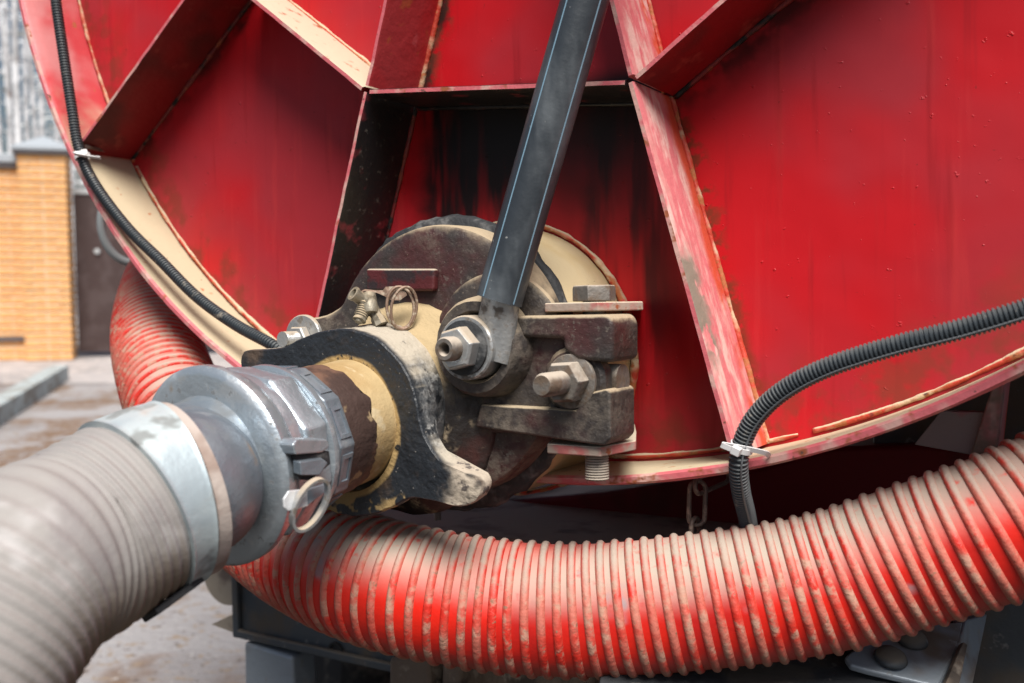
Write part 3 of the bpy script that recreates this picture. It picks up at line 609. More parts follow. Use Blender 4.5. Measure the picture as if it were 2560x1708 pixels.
# lever: eye, washer, nut, hollow stud, flattened end, black sleeve with two blue lines
lev_a = Vector((PV.x, PV.y, .184)); S0 = bp(1248, 752, .1790); S1 = bp(1462, 0, .155); sd_ = (S1 - S0).normalized(); S2 = S0 + sd_ * .62
bm = NB(); lathe(bm, PV, Z, [(.1565, .0255), (.1600, .0262), (.1880, .0262), (.1895, .0250)], 44); ev = obj('lever_eye', bm, M['zinc'], valve, smooth='auto')
bm = NB(); x_, y_, z_ = frame(sd_, (1, 0, 0)); loops = []
for k, (t, hw, th) in enumerate(((-.048, .0200, .0105), (-.034, .0198, .0110), (-.020, .0180, .0120), (-.008, .0165, .0140), (.004, .0160, .0150), (.03, .0160, .0155))):
    c = S0 + sd_ * t; c.z = min(c.z, .1745 + max(0, t + .012) * .2); loops.append([c + x_ * (hw * math.cos(2 * math.pi * j / 20)) + y_ * (th * math.sin(2 * math.pi * j / 20)) for j in range(20)])
loft(bm, loops); obj('lever_neck', bm, M['zinc'], ev, smooth='auto')
bm = NB(); lathe(bm, PV, Z, [(.1896, .0222), (.1922, .0222), (.1928, .0212)], 40); obj('washer', bm, M['rubber'], ev, smooth='auto')
bm = NB(); hexa(bm, PV + Z * .1928, Z, .0182, .0130, hint=(.3, 1, 0)); obj('nut', bm, M['zinc'], ev, bevel=.0008)
bm = NB(); ring_solid(bm, PV, Z, [(.195, .0045), (.2165, .0045), (.2180, .0055), (.2180, .0085), (.2160, .0098), (.195, .0098)], 28); obj('hollow_stud', bm, M['bolt'], ev, smooth='auto')
bm = NB(); SR = .0186
def tubeloop(c, r): return [c + (x_ * math.cos(2 * math.pi * j / 36) + y_ * math.sin(2 * math.pi * j / 36)) * r for j in range(36)]
rows = []
for t in (0, .002, .02, .2, .4, .62): rows.append(tubeloop(S0 + sd_ * t, SR * (1.01 if t == 0 else 1)))
loft(bm, rows + [tubeloop(S2, SR - .0022), tubeloop(S0, SR - .0022)], closed=True); slv = obj('lever_sleeve', bm, M['sleeve'], valve, smooth='auto')
vdir = ((PVIEW - S0) - sd_ * (PVIEW - S0).dot(sd_)).normalized(); side = sd_.cross(vdir)
for off in (-.62, .70):
    a_ = math.asin(off); nn = vdir * math.cos(a_) - side * math.sin(a_); tt = sd_.cross(nn); bm = NB()
    loft(bm, [[S0 + sd_ * t + nn * (SR + e) + tt * q for e, q in ((-.0004, -.0006), (.00025, -.0005), (.00025, .0005), (-.0004, .0006))] for t in (.001, .3, .619)]); obj('sleeve_stripe', bm, M['stripe'], slv)
# small drain cock with tab and split ring
def G(px, py, z): return PINV @ gp(px, py, z)
zf = .862
bm = NB(); c0, c1 = G(922, 740, zf), G(925, 770, zf - .004); lathe(bm, c0 + (c0 - c1) * .3, c1 - c0, [(0, .003), (.002, .0062), (.010, .0068), (.016, .0072), (.020, .006)], 20); cock = obj('drain_cock', bm, M['brass'], valve, smooth='auto')
m0, m1 = G(882, 733, zf - .008), G(914, 756, zf); ax = (m1 - m0)
bm = NB(); ring_solid(bm, m0, ax, [(.0, .0042), (.004, .0036), (.012, .0036), (.014, .0060), (.004, .0056), (.0022, .0066), (.0, .0066)], 22); obj('cock_mouth', bm, M['brass'], cock, smooth='auto')
b0, b1 = G(914, 758, zf - .002), G(896, 806, zf - .010); bl_ = (b1 - b0).length; prof = [(0, .0060), (.002, .0072)]; s = .003
while s < bl_ * .8: prof += [(s, .0062), (s + .0010, .0052)]; s += .0021
prof += [(bl_ * .84, .0058), (bl_ * .9, .0060), (bl_ * .9, .0038), (bl_, .0032)]
bm = NB(); lathe(bm, b0, b1 - b0, prof, 20, wob=.0003); obj('cock_tail', bm, M['brass'], cock, smooth='auto')
b0, b1 = G(930, 770, zf), G(952, 812, zf - .004); bm = NB(); lathe(bm, b0, b1 - b0, [(0, .0058), (.008, .0050), (.011, .0062), (.018, .0066)], 8); obj('cock_leg', bm, M['brass'], cock, smooth='auto')
bm = NB(); T = [G(904, 727, zf), G(912, 723, zf), G(940, 726, zf), (G(957, 726, zf)), G(964, 717, zf - .001), G(990, 716, zf - .002), G(1012, 720, zf - .003)]; dep = [3, 4, 6, 14, 32, 34, 18]
nn = (G(960, 740, zf - .01) - G(960, 740, zf)).normalized() * .0006; vv = Vector((.001, -.0004, 0))
loops = []
for p, dd in zip(T, dep):
    dn = Vector((.00012, -.00036, 0)) * dd; loops.append([p - nn, p + nn, p + nn + dn, p - nn + dn])
loft(bm, loops); tab = obj('pin_tab', bm, M['wire'], valve)
for k, (dx, dz) in enumerate(((0, 0), (9, -.004))):
    c = G(1001 + dx, 769 + k * 2, zf - .006 + dz); e1 = (G(1001 + dx + 40, 769 - 14, zf - .004) - c).normalized() * (.0118 + .0006 * k); e2 = (G(1001 + 12, 769 + 60, zf - .006) - c).normalized() * .0178
    P = [c + e1 * math.cos(2 * math.pi * j / 40) + e2 * math.sin(2 * math.pi * j / 40) for j in range(40)]
    bm = NB(); nrm = e1.cross(e2).normalized(); loops = []
    for i in range(40):
        t = (P[(i + 1) % 40] - P[i - 1]).normalized(); y = t.cross(nrm)
        loops.append([P[i] + (nrm * math.cos(2 * math.pi * j / 8) + y * math.sin(2 * math.pi * j / 8)) * .00135 for j in range(8)])
    loft(bm, loops, closed=True); obj('split_ring', bm, M['wire'], tab, smooth=True)

# ------------------------------------------------------------------ pipe and hose coupling (own slightly drooping axis)
QO = Vector((-.030, -.061, .22)); QA = Vector((.02, -.11, 1)).normalized(); qx, qy, _ = frame(QA, (1, 0, 0))
def q(s, r=0, ang=0): return QO + QA * s + (qx * math.cos(R(ang)) + qy * math.sin(R(ang))) * r
QM = PLATE @ Matrix.Translation(QO)
coup = thing('hose_coupling', 'grey cast aluminium cam lock hose coupling on the valve pipe', 'coupling', QM)
bm = NB(); lathe(bm, QO, QA, [(-.06, .0525), (.028, .0525)], 80); obj('pipe_nipple', bm, M['sandpipe'], coup, smooth='auto', label='pipe end coated in sandy dust')
bm = NB(); x_, y_, a_ = frame(QA, (1, 0, 0)); loops = []
for ss, r in ((.022, .0528), (.0245, .0540), (.050, .0540), (.066, .0540), (.066, .045)):
    loops.append([QO + QA * (ss + ((.006 * mnoise.noise(Vector((math.cos(2 * math.pi * j / 96) * 5, math.sin(2 * math.pi * j / 96) * 5, 1))) + .004 * mnoise.noise(Vector((math.cos(2 * math.pi * j / 96) * 17, math.sin(2 * math.pi * j / 96) * 17, 4)))) if ss < .03 else 0)) + (x_ * math.cos(2 * math.pi * j / 96) + y_ * math.sin(2 * math.pi * j / 96)) * r for j in range(96)])
loft(bm, loops); obj('pipe_socket', bm, M['pipe'], coup, smooth='auto', label='rust brown pipe socket')
# octagonal adapter ring with shallow recessed panels
bm = NB(); NF = 10
prof = [(.056, .0570), (.0575, .0605), (.0745, .0615), (.0765, .0590)]
lathe(bm, QO, QA, prof, NF, hint=qx); nut = obj('adapter_nut', bm, M['alu_dark'], coup, bevel=.0015)
for k in range(NF):
    ang = R(360 / NF * (k + .5)); ap = .0609 * math.cos(math.pi / NF); rd = x_ * math.cos(ang) + y_ * math.sin(ang); td = QA.cross(rd); c = QO + QA * .0662 + rd * (ap + .0006)
    bm = NB(); outer = [(-.0062, -.0125), (.0062, -.0125), (.0062, .0125), (-.0062, .0125)]; inner = [(-.0038, -.0095), (.0038, -.0095), (.0038, .0095), (-.0038, .0095)]
    A = [bm.verts.new(c + QA * s_ + td * t_ + rd * .0006) for s_, t_ in outer]; B = [bm.verts.new(c + QA * s_ + td * t_ + rd * .0010) for s_, t_ in inner]; Cc = [bm.verts.new(c + QA * s_ * .9 + td * t_ * .95 - rd * .0002) for s_, t_ in inner]; D = [bm.verts.new(c + QA * s_ + td * t_ - rd * .0012) for s_, t_ in outer]
    for u_, v_ in ((A, B), (B, Cc), (D, A)):
        for j in range(4): bm.faces.new((u_[j], u_[(j + 1) % 4], v_[(j + 1) % 4], v_[j]))
    bm.faces.new(Cc); obj('nut_recess', bm, M['alu_dark'], nut)
# cam body with raised shoulders
bm = NB()
def fb(t, s):
    k = math.cos(4 * (t - .55)); return 1 + (.030 * max(0, min(1, k * 3)) if .083 < s < .118 else 0)
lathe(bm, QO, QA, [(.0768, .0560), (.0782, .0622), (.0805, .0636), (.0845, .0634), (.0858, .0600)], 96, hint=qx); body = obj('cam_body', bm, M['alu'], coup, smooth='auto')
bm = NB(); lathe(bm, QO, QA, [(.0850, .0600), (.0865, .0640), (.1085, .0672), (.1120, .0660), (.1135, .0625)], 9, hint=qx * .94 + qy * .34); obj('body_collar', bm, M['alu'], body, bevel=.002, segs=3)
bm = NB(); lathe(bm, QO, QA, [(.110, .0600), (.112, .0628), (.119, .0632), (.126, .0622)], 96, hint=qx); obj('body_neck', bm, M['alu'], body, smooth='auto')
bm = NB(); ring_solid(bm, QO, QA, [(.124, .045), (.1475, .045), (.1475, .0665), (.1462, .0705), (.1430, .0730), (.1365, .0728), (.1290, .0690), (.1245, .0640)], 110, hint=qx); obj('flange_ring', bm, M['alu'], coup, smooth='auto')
# shank: bends down into the hose
H = [gp(460, 1222, .655), gp(350, 1262, .634), gp(188, 1362, .598), gp(30, 1462, .555), gp(-120, 1605, .51), gp(-320, 1880, .47)]
Hp = [PINV @ h for h in H]
sh = smooth_path([q(.120), q(.147), q(.165), Hp[0] + (q(.165) - Hp[0]) * .35, Hp[0], Hp[1]], .004)
i0 = 5; iend = min(range(len(sh)), key=lambda i: (sh[i] - Hp[0]).length) + 3
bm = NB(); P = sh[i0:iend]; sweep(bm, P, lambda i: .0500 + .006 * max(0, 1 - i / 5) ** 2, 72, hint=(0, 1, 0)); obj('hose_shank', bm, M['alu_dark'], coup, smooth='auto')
# cam lever: raised block, slot, arm, tab and pull ring
def GC(px, py, z): return PINV @ gp(px, py, z)
zc = .672
def slab(bm, pts, z, th, dz=None):
    A = [GC(x, y, (dz[i] if dz else z)) for i, (x, y) in enumerate(pts)]; n = (A[1] - A[0]).cross(A[2] - A[0]).normalized()
    if n.dot(PVIEW - A[0]) < 0: n = -n
    loft(bm, [[p - n * th for p in A], A])
bm = NB(); slab(bm, [(733, 1112), (738, 1138), (806, 1133), (826, 1117), (818, 1098), (742, 1098)], zc, .016, [.664, .666, .690, .698, .696, .668]); obj('cam_lug', bm, M['alu'], body, bevel=.0015)
bm = NB(); slab(bm, [(738, 1139), (746, 1199), (775, 1202), (826, 1160), (822, 1128), (806, 1134)], zc, .012, [.672, .674, .682, .700, .700, .692]); obj('cam_slot', bm, M['rubber'], body)
bm = NB(); slab(bm, [(750, 1155), (752, 1190), (800, 1190), (822, 1158), (806, 1146)], zc, .008, [.668, .670, .684, .692, .688]); obj('cam_arm', bm, M['alu_dark'], body, bevel=.0012)
bm = NB(); slab(bm, [(708, 1248), (710, 1270), (722, 1279), (772, 1266), (770, 1222), (722, 1227)], .650, .0022, [.640, .640, .642, .656, .656, .642]); lvt = obj('cam_lever', bm, M['bright'], coup, bevel=.0010)
bm = NB(); slab(bm, [(766, 1224), (770, 1264), (822, 1226), (818, 1208)], .66, .0025, [.655, .655, .672, .672]); obj('lever_arm', bm, M['alu_dark'], lvt, bevel=.0008)
c = GC(775, 1262, .652); e1 = (GC(777 + 50, 1264 - 20, .662) - c).normalized() * .0124; e2 = (GC(777 - 22, 1264 + 70, .652) - c).normalized() * .0168
P = [c + e1 * math.cos(2 * math.pi * j / 48) + e2 * math.sin(2 * math.pi * j / 48) for j in range(48)]; nrm = e1.cross(e2).normalized(); loops = []
for i in range(48):
    t = (P[(i + 1) % 48] - P[i - 1]).normalized(); y = t.cross(nrm)
    loops.append([P[i] + nrm * a * .0026 + y * b * .0010 for a, b in ((-1, -1), (1, -1), (1, 1), (-1, 1))])
bm = NB(); loft(bm, loops, closed=True); obj('pull_ring', bm, M['zinc'], lvt, smooth='auto')

# ------------------------------------------------------------------ grey suction hose with clamp band
HR = .0585
gnd = PINV @ Vector((-.62, -.25, .06))
ghp = smooth_path(Hp[:4] + [PINV @ Vector(p_) for p_ in ((-.300, .475, .862), (-.335, .385, .775), (-.385, .270, .650), (-.450, .110, .450), (-.540, -.090, .220), (-.680, -.330, .090), (-.92, -.62, .064), (-1.3, -1.0, .064))], .0016)
hose = thing('suction_hose', 'thick grey ribbed suction hose clamped on the coupling', 'hose', PLATE @ Matrix.Translation(Hp[0]))
bm = NB(); sweep(bm, ghp, lambda i: HR - .0014 + .0023 * (.5 + .5 * math.cos(i * .0016 / .0082 * 2 * math.pi)) * min(1, i / 24), 64, hint=(0, 1, 0)); obj('hose_wall', bm, M['ghose'], hose, smooth=True)
bm = NB(); F = frames(ghp, (0, 1, 0)); i1 = min(range(len(ghp)), key=lambda i: (ghp[i] - Hp[1]).length)
def band(i0, i1, prof, mat, name, parent, flare=.0):
    bm = NB(); loops = []
    idx = list(range(i0, i1 + 1)); L = []
    for r0 in prof:
        pass
    for k, i in enumerate(idx):
        p, x, y, t = F[i]; r = prof(k / max(1, len(idx) - 1)); loops.append([p + (x * math.cos(2 * math.pi * j / 72) + y * math.sin(2 * math.pi * j / 72)) * r for j in range(72)])
    return loops
def bandobj(i0, i1, r_out, r_in, mat, name, lip=.0):
    idx = list(range(i0, i1 + 1)); n = len(idx); loops = []
    def lp(i, r): p, x, y, t = F[i]; return [p + (x * math.cos(2 * math.pi * j / 72) + y * math.sin(2 * math.pi * j / 72)) * r for j in range(72)]
    for k, i in enumerate(idx): loops.append(lp(i, r_out + (lip if k in (0, n - 1) else 0)))
    loops += [lp(idx[-1], r_in), lp(idx[0], r_in)]
    bm = NB(); loft(bm, loops, closed=True); return obj(name, bm, mat, hose, smooth='auto')
bandobj(0, 4, HR + .0005, .050, M['cuff'], 'hose_cuff')
cl = bandobj(5, i1 + 4, HR + .0022, HR - .002, M['band'], 'clamp_band', lip=.0007)
p, x, y, t = F[i1 + 11]; dn = (GC(420, 1500, .62) - p); dn = (dn - t * dn.dot(t)).normalized(); sd2 = t.cross(dn)
bm = NB(); obox(bm, p + dn * (HR + .003) , t * .018, sd2 * .012, dn * .0022); obj('clamp_tail', bm, M['rubber'], cl, bevel=.001)

# ------------------------------------------------------------------ red corrugated hose slung below the tank
RH = .0545; RB = .0040; PITCHH = .0131
rpath = [PLATE @ Vector(p_) for p_ in ((.93, .85, -1.5), (.93, .78, -1.0), (.925, .66, -.60), (.885, .43, -.32), (.79, .19, -.17))] + [gp(3300, 900, .74), gp(2950, 1110, .735), gp(2560, 1292, .755), gp(2280, 1388, .785), gp(2000, 1468, .812), gp(1560, 1520, .84), gp(1280, 1517, .855), gp(1000, 1470, .875), gp(800, 1400, .93), gp(655, 1312, 1.03), gp(565, 1225, 1.09), gp(492, 1110, 1.12), gp(430, 985, 1.18), gp(392, 850, 1.31), gp(400, 740, 1.46), gp(432, 650, 1.66), gp(480, 580, 1.98), gp(560, 520, 2.4), gp(640, 470, 2.9)]
RPp = smooth_path(rpath, .0058)
rh = thing('corrugated_hose', 'dusty red corrugated hose slung under the tank rim', 'hose', Matrix.Translation(rpath[11]))
bm = NB(); sweep(bm, RPp, RH, 56, hint=(0, 0, 1)); obj('hose_wall', bm, M['hose_wall'], rh, ID, smooth=True)
F2 = frames(RPp, (0, 0, 1)); Ltot = (len(RPp) - 1) * .0058; turns = Ltot / PITCHH; NS = 52; HP = []
for k in range(int(turns * NS)):
    s = k / NS * PITCHH / .0058; i = min(int(s), len(F2) - 2); f_ = s - i; a, b = F2[i], F2[i + 1]
    p = a[0].lerp(b[0], f_); x = a[1].lerp(b[1], f_); y = a[2].lerp(b[2], f_); t = 2 * math.pi * k / NS
    HP.append((p, (x * math.cos(t) + y * math.sin(t)), a[3]))
bm = NB(); loops = []
for k, (p, d, ax) in enumerate(HP):
    wv = 1 + .10 * mnoise.noise(p * 120 + d * 6)
    loops.append([p + d * (RH - .0010 + RB * math.sin(a_) * 1.02 * wv) + ax * (RB * math.cos(a_)) for a_ in (R(-20), R(25), R(60), R(90), R(120), R(155), R(200))])
loft(bm, loops); obj('spiral_rib', bm, M['hose_rib'], rh, ID, smooth=True)

# ------------------------------------------------------------------ black cable conduits
def conduit(name, pts, label, r=.0078, slit=None, pitch=.0032):
    P = smooth_path(pts, pitch / 4); o = thing(name, label, 'conduit', PLATE @ Matrix.Translation(pts[0]))
    pr = (1.0, 1.0, .80, .80)
    bm = NB(); sweep(bm, P, lambda i: r * pr[i % 4], 16, hint=(0, 0, 1)); w_ = obj('conduit_tube', bm, M['loom'], o, smooth='auto')
    if slit:
        F = frames(P, (0, 0, 1)); bm = NB(); sl = []
        for i in range(0, len(P), 6): p, x, y, t = F[i]; s_ = Vector(slit); d = (s_ - t * s_.dot(t)).normalized(); sl.append(p + d * r * .96)
        sweep(bm, sl, .0009, 5); obj('conduit_slit', bm, M['loom_edge'], w_)
    return o
d_ = 1.0894
lc = [bp(x * d_, y * d_, wv) for x, y, wv in ((118, -120, .094), (128, 0, .092), (145, 120, .092), (165, 250, .092), (181, 340, .091), (216, 420, .088), (290, 520, .084), (370, 600, .082), (450, 680, .080), (540, 745, .080), (630, 795, .082), (700, 850, .07))]
a0_ = math.atan2(lc[0].y - TC[1], lc[0].x - TC[0]) % (2 * math.pi); r0_ = math.hypot(lc[0].y - TC[1], lc[0].x - TC[0])
lcx = [Vector((TC[0] + math.cos(a0_ - R(k)) * r0_, TC[1] + math.sin(a0_ - R(k)) * r0_, .093)) for k in (45, 35, 25, 15, 7)]
conduit('cable_conduit', lcx + lc, 'thin black ribbed conduit running down the left tank rim', r=.0066, pitch=.0036)
rc = [bp(x * d_, y * d_, wv) for x, y, wv in ((4100, 250, .10), (3500, 350, .10), (2950, 500, .10), (2560, 645, .10), (2350, 712, .105), (2200, 757, .107), (2050, 795, .108), (1900, 843, .108), (1800, 895, .106), (1735, 955, .102), (1704, 1015, .098), (1695, 1065, .096), (1700, 1125, .080), (1716, 1195, .045), (1728, 1290, .0))]
conduit('cable_conduit', rc, 'black split conduit arching over the right panel and down past the rim', slit=(.55, -.5, .75))
def tie(name, c, t, r, label, headdir, tail):
    c, t = Vector(c), Vector(t).normalized(); x, y, a = frame(t, headdir); o = thing(name, label, 'cable tie', PLATE @ Matrix.Translation(c))
    bm = NB(); ring_solid(bm, c, t, [(-.0022, r), (.0022, r), (.0022, r + .0012), (-.0022, r + .0012)], 32, hint=headdir); obj('strap', bm, M['nylon'], o, smooth='auto')
    hd = x
    bm = NB(); obox(bm, c + hd * (r + .0032), hd * .0030, y * .0036, t * .0034); obj('lock_head', bm, M['nylon'], o, bevel=.0008)
    bm = NB(); T = smooth_path([c + hd * (r + .004) + y * .002, c + hd * (r + .0038) + y * .012, *[c + Vector(q_) for q_ in tail]], .002); F = frames(T, tuple(t)); loops = []
    for p, xx, yy, tt in F: loops.append([p + xx * .0021 + yy * .0005, p + xx * .0021 - yy * .0005, p - xx * .0021 - yy * .0005, p - xx * .0021 + yy * .0005])
    loft(bm, loops); obj('strap_tail', bm, M['nylon'], o)
    return o
rc = rc[3:]
c = rc[7].lerp(rc[8], .22); toV = (PVIEW - c).normalized()
tie('cable_tie', c, rc[8] - rc[6], .0082, 'white nylon cable tie holding the conduit at the bottom of the pink rib', toV + Vector((-.25, 0, 0)), [(.0165, -.003, .000), (.0175, -.008, -.014)])
c = lc[4].lerp(lc[5], .25); toV = (PVIEW - c).normalized()
tie('cable_tie', c, lc[5] - lc[3] + Vector((0, 0, .0)), .0082, 'white nylon cable tie on the left conduit beside the dark rib end', toV + Vector((.6, 0, 0)), [(.018, -.002, .003), (.030, -.004, -.004)])
bm = NB(); a, b = bp(212, 366, .082), bp(310, 388, .004); obox(bm, (a + b) / 2, (b - a) / 2, Vector((0, .0018, 0)), Vector((.0018, 0, 0.0012))); obj('rib_foot_wire', bm, M['bolt'], tank)

# ------------------------------------------------------------------ chain on the rim
zc = .865
ch_ = thing('steel_chain', 'short rusty chain hanging from the rim in front of the dark panel', 'chain', Matrix.Translation(gp(1800, 1196, zc)))
def linkobj(a, b, wd, sdir_, r=.0021):
    A, B = gp(*a), gp(*b); ax = (B - A); L = ax.length; ay = Vector(sdir_); ay = (ay - ax.normalized() * ay.dot(ax.normalized())).normalized()
    bm = NB(); torus_link(bm, (A + B) / 2, ax, ay, max(.001, L / 2 - wd), wd, r); obj('chain_link', bm, M['chain'], ch_, ID, smooth=True)
linkobj((1738, 1219, .855), (1822, 1184, .90), .0068, (.1, .3, 1))
linkobj((1745, 1203, .862), (1741, 1314, .862), .0072, (1, .15, 0))
linkobj((1737, 1296, .862), (1742, 1410, .868), .0068, (.75, .9, 0))
linkobj((1742, 1396, .868), (1746, 1510, .87), .0068, (1, -.2, 0))
linkobj((1748, 1496, .87), (1752, 1610, .87), .0068, (.6, .8, 0))
linkobj((1752, 1598, .87), (1756, 1720, .87), .0068, (1, -.2, 0))
# grey coil hanging behind the left rim
bm = NB(); c = gp(330, 560, 1.80); loops = []; n = 48; e1 = Vector((.9, .45, 0)).normalized() * .052; e2 = Vector((0, 0, 1)) * .070
P = [c + e1 * math.cos(2 * math.pi * k / n) + e2 * math.sin(2 * math.pi * k / n) for k in range(n)]; nrm = e1.cross(e2).normalized()
for i in range(n):
    t = (P[(i + 1) % n] - P[i - 1]).normalized(); y = t.cross(nrm); loops.append([P[i] + (nrm * math.cos(2 * math.pi * j / 10) + y * math.sin(2 * math.pi * j / 10)) * .0075 for j in range(10)])
for L in loops:
    for j in range(10): L[j] = L[j] - c
loft(bm, loops, closed=True); co = obj('hose_coil', bm, M['greyhose'], space=Matrix.Translation(c), smooth=True, origin=c)
tag(co, 'grey rubber hose loop hanging behind the left tank rim', 'hose loop')

# ------------------------------------------------------------------ chassis below and behind
cf = thing('chassis_frame', 'dark dirty chassis frame under the tank behind the red hose', 'chassis', PLATE @ Matrix.Translation((0, -.6, -.3)))
wc = -.16
L0, L1 = bp(575, 1480, wc), bp(580, 1594, wc); bx0, by0 = L1.x, L1.y
bm = NB(); box(bm, (bx0, by0, wc - .12), (bx0 + 1.6, by0 + .22, wc - .012)); obj('crossmember', bm, M['chassis'], cf, bevel=.004)
bm = NB(); A = [(bx0, by0), (bx0 + 1.6, by0), (bx0 + 1.6, by0 + .22), (bx0, by0 + .22)]; B = [(bx0 + .012, by0 + .012), (bx0 + 1.59, by0 + .012), (bx0 + 1.59, by0 + .208), (bx0 + .012, by0 + .208)]
loft(bm, [[P3(p, wc - .010) for p in A], [P3(p, wc) for p in A], [P3(p, wc) for p in B], [P3(p, wc - .010) for p in B]], closed=True); obj('channel_lip', bm, M['chassis'], cf, bevel=.003)
hb = bp(840, 1628, wc - .010); bm = NB(); lathe(bm, hb + Z * -.0005, Z, [(0, .013), (.003, .013), (.003, .010), (.0004, .009)], 24); obj('bolt_hole', bm, M['rubber_tire'], cf, smooth='auto')
ga, gb = bp(560, 1612, wc + .03), bp(690, 1708, wc + .03)
bm = NB(); prism(bm, [(ga.x, gb.y - .25), (ga.x + .005, ga.y - .004), (gb.x - .0, ga.y - .010), (gb.x + .008, gb.y - .25)], wc - .05, wc - .002); obj('frame_leg', bm, M['chassis_l'], cf, bevel=.006)
t0, t1, t2 = bp(523, 1563, wc - .02), bp(590, 1532, wc - .02), bp(590, 1588, wc - .02)
bm = NB(); prism(bm, [xy(t0), xy(t2), xy(t1)], wc - .030, wc - .024); obj('plate_corner', bm, M['tan'], cf)
c = bp(600, 1420, wc - .06); bm = NB(); lathe(bm, c, Z, [(0, .050), (.02, .052), (.03, .05)], 40); obj('lamp_cup', bm, M['tan'], cf, smooth='auto')
for (x0, x1, yt, ww) in ((950, 1072, 1640, -.02), (1080, 1150, 1650, -.025), (1160, 1480, 1668, -.07), (1490, 1640, 1672, -.05)):
    a, b = bp(x0, yt, ww), bp(x1, yt, ww); bm = NB(); prism(bm, [(a.x, a.y - .3), (b.x, a.y - .3), (b.x, b.y + .005), (a.x + .012, a.y)], ww - .14, ww); obj('mud_block', bm, M['muddy'], cf, bevel=.006)
# rails, axle and tyres further under, dark
for uu in (-.33, .42):
    bm = NB(); box(bm, (uu - .04, -.62, -2.8), (uu + .04, -.40, wc - .14)); obj('frame_rail', bm, M['chassis'], cf, bevel=.006)
bm = NB(); lathe(bm, (-.85, -.72, -.9), (1, 0, 0), [(0, .07), (1.85, .07)], 20); obj('axle', bm, M['chassis'], cf, smooth='auto')
def wheel(u0, label):
    o = thing('truck_wheel', label, 'wheel', PLATE @ Matrix.Translation((u0, -1.05, -.95)), 'rear wheels in the dark under the tank')
    c = Vector((u0, -.70, -.95)); bm = NB(); lathe(bm, c, (1, 0, 0), [(0, .26), (.02, .33), (.05, .355), (.20, .355), (.23, .33), (.25, .26)], 56); obj('tyre', bm, M['rubber_tire'], o, smooth='auto')
    bm = NB(); lathe(bm, c + Vector((-.004, 0, 0)), (1, 0, 0), [(0, .20), (.01, .25), (.258, .25)], 32); obj('wheel_rim', bm, M['chassis'], o, smooth='auto')
wheel(.62, 'black truck wheel in shadow under the right side of the tank')
wheel(-.98, 'black truck wheel in shadow under the left side of the tank')
# red pan under the shell and its bracket at the right
pan = thing('belly_pan', 'dark red steel belly panel in shade under the tank rim', 'panel', PLATE @ Matrix.Translation((.2, -.35, -.10)))
pw = -.20; pts = [bp(1130, 1262, pw), bp(1500, 1232, pw), bp(1900, 1170, pw), bp(2080, 1118, pw), bp(2300, 1112, pw), bp(2640, 1150, pw)]
poly = [(p.x, p.y) for p in pts]; poly = [(poly[-1][0], -.29), *poly[::-1], (poly[0][0] - .12, poly[0][1] - .02), (poly[0][0] - .12, -.29)]
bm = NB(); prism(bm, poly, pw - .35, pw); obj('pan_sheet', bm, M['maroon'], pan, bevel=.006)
a = bp(1010, 1262, -.03); bm = NB(); box(bm, (a.x - .25, a.y - .035, -.30), (a.x + .42, a.y - .022, -.025)); obj('pan_shelf', bm, M['tan'], pan, bevel=.002)
a = bp(1094, 1300, -.02); bm = NB(); lathe(bm, a, (0, 1, 0), [(0, .004), (.03, .004), (.034, .002)], 10); obj('hanging_bolt', bm, M['bolt'], pan, smooth='auto')
br = thing('saddle_bracket', 'grey and red saddle bracket behind the rim at the right edge', 'bracket', PLATE @ Matrix.Translation((.42, -.12, -.10)))
pts = [bp(x, y, -.05) for x, y in ((2285, 1112), (2352, 1028), (2492, 1032), (2440, 1140))]
bm = NB(); prism(bm, [xy(p) for p in pts], -.062, -.05); obj('gusset', bm, M['greypanel'], br, bevel=.001)
pts = [bp(x, y, -.04) for x, y in ((2425, 1140), (2482, 960), (2512, 950), (2492, 1130))]
bm = NB(); prism(bm, [xy(p) for p in pts], -.09, -.04); obj('upright', bm, M['rib_pink'], br, bevel=.002)
bm = NB(); box(bm, (.30, -.26, -.34), (.75, .03, -.22)); obj('saddle_web', bm, M['chassis'], br, bevel=.004)
lad = thing('tan_post', 'blurred tan post at the far right behind the bracket', 'post', Matrix.Translation(ground(2545, 1010)))
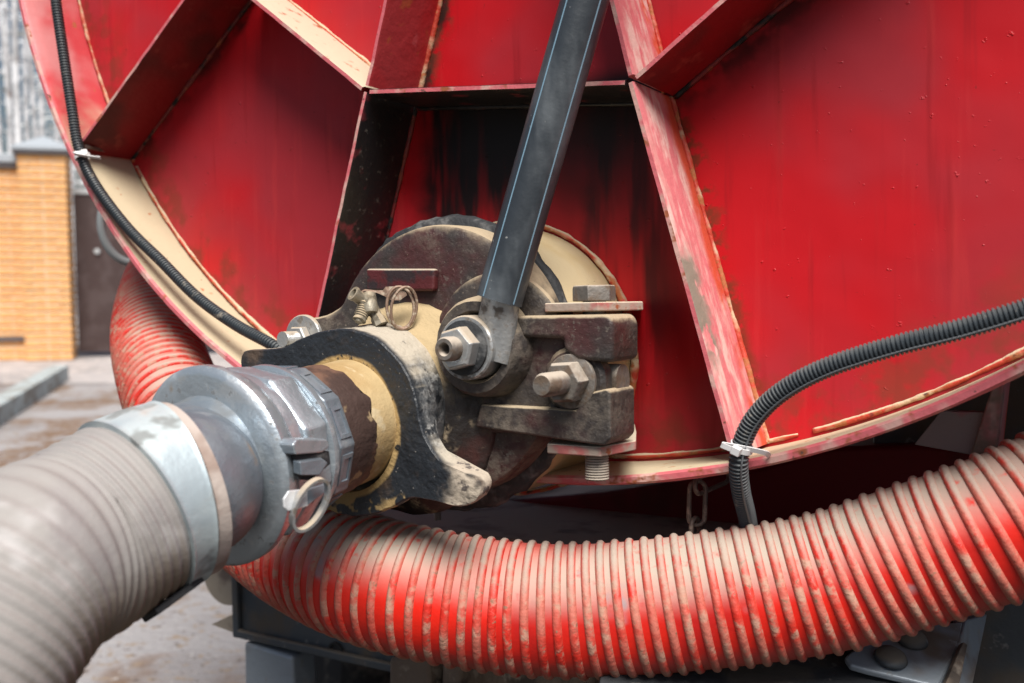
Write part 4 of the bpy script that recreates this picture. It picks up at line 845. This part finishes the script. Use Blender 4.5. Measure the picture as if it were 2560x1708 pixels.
for k, (px, m_) in enumerate(((2515, 'tan'), (2548, 'capdark'), (2580, 'tan'), (2620, 'capdark'), (2660, 'tan'))):
    b = at_y(px, 1000, 2.4); bm = NB(); lathe(bm, (b.x, 2.4 + .02 * (k % 2), 0), (0, 0, 1), [(0, .016), (2.4, .016)], 14); obj('post_bar', bm, M[m_], lad, ID, smooth='auto')
# mudguard box bottom right
GZ = .87
mg = thing('mudguard', 'dark bent steel mudguard with domed rivets under the hose at right', 'mudguard', Matrix.Translation(gp(2100, 1700, .95)))
def facet(pts, th, nm, mat, bev=.002):
    A = [gp(p[0], p[1], p[2] * GZ) for p in pts]; n = (A[1] - A[0]).cross(A[2] - A[0]).normalized()
    if n.dot(CO - A[0]) < 0: n = -n
    bm = NB(); loft(bm, [[p - n * th for p in A], A]); return obj(nm, bm, mat, mg, ID, bevel=bev)
facet([(1500, 1690, .93), (1480, 1900, .86), (2330, 1900, .86), (2330, 1707, .93), (2420, 1545, 1.03), (2150, 1560, 1.03)], .02, 'guard_sheet', M['grimy'])
cv = facet([(2112, 1640, .945), (2127, 1663, .935), (2174, 1676, .93), (2345, 1716, .912), (2400, 1607, .965), (2412, 1552, .995), (2200, 1570, .985)], .007, 'guard_cover', M['chassis_l'], .0025)
facet([(2400, 1607, .964), (2336, 1740, .905), (2428, 1740, .96), (2470, 1535, 1.06), (2416, 1550, .995)], .012, 'guard_side', M['chassis_l'])
facet([(2408, 1604, .955), (2420, 1612, .955), (2394, 1740, .895), (2352, 1740, .890)], .006, 'guard_strip', M['muddy'], .001)
for px, py, zz in ((2228, 1641, .938), (2280, 1594, .966)):
    p0 = gp(px, py, zz * GZ); A = [gp(p[0], p[1], p[2] * GZ) for p in ((2112, 1640, .945), (2345, 1716, .912), (2412, 1552, .995))]; n = (A[1] - A[0]).cross(A[2] - A[0]).normalized(); n = n if n.dot(CO - p0) > 0 else -n
    bm = NB(); lathe(bm, p0 - n * .002, n, [(0, .0135), (.003, .0120), (.0055, .0088), (.0068, .0045), (.0071, .001)], 20); obj('rivet', bm, M['chassis'], mg, ID, smooth=True)
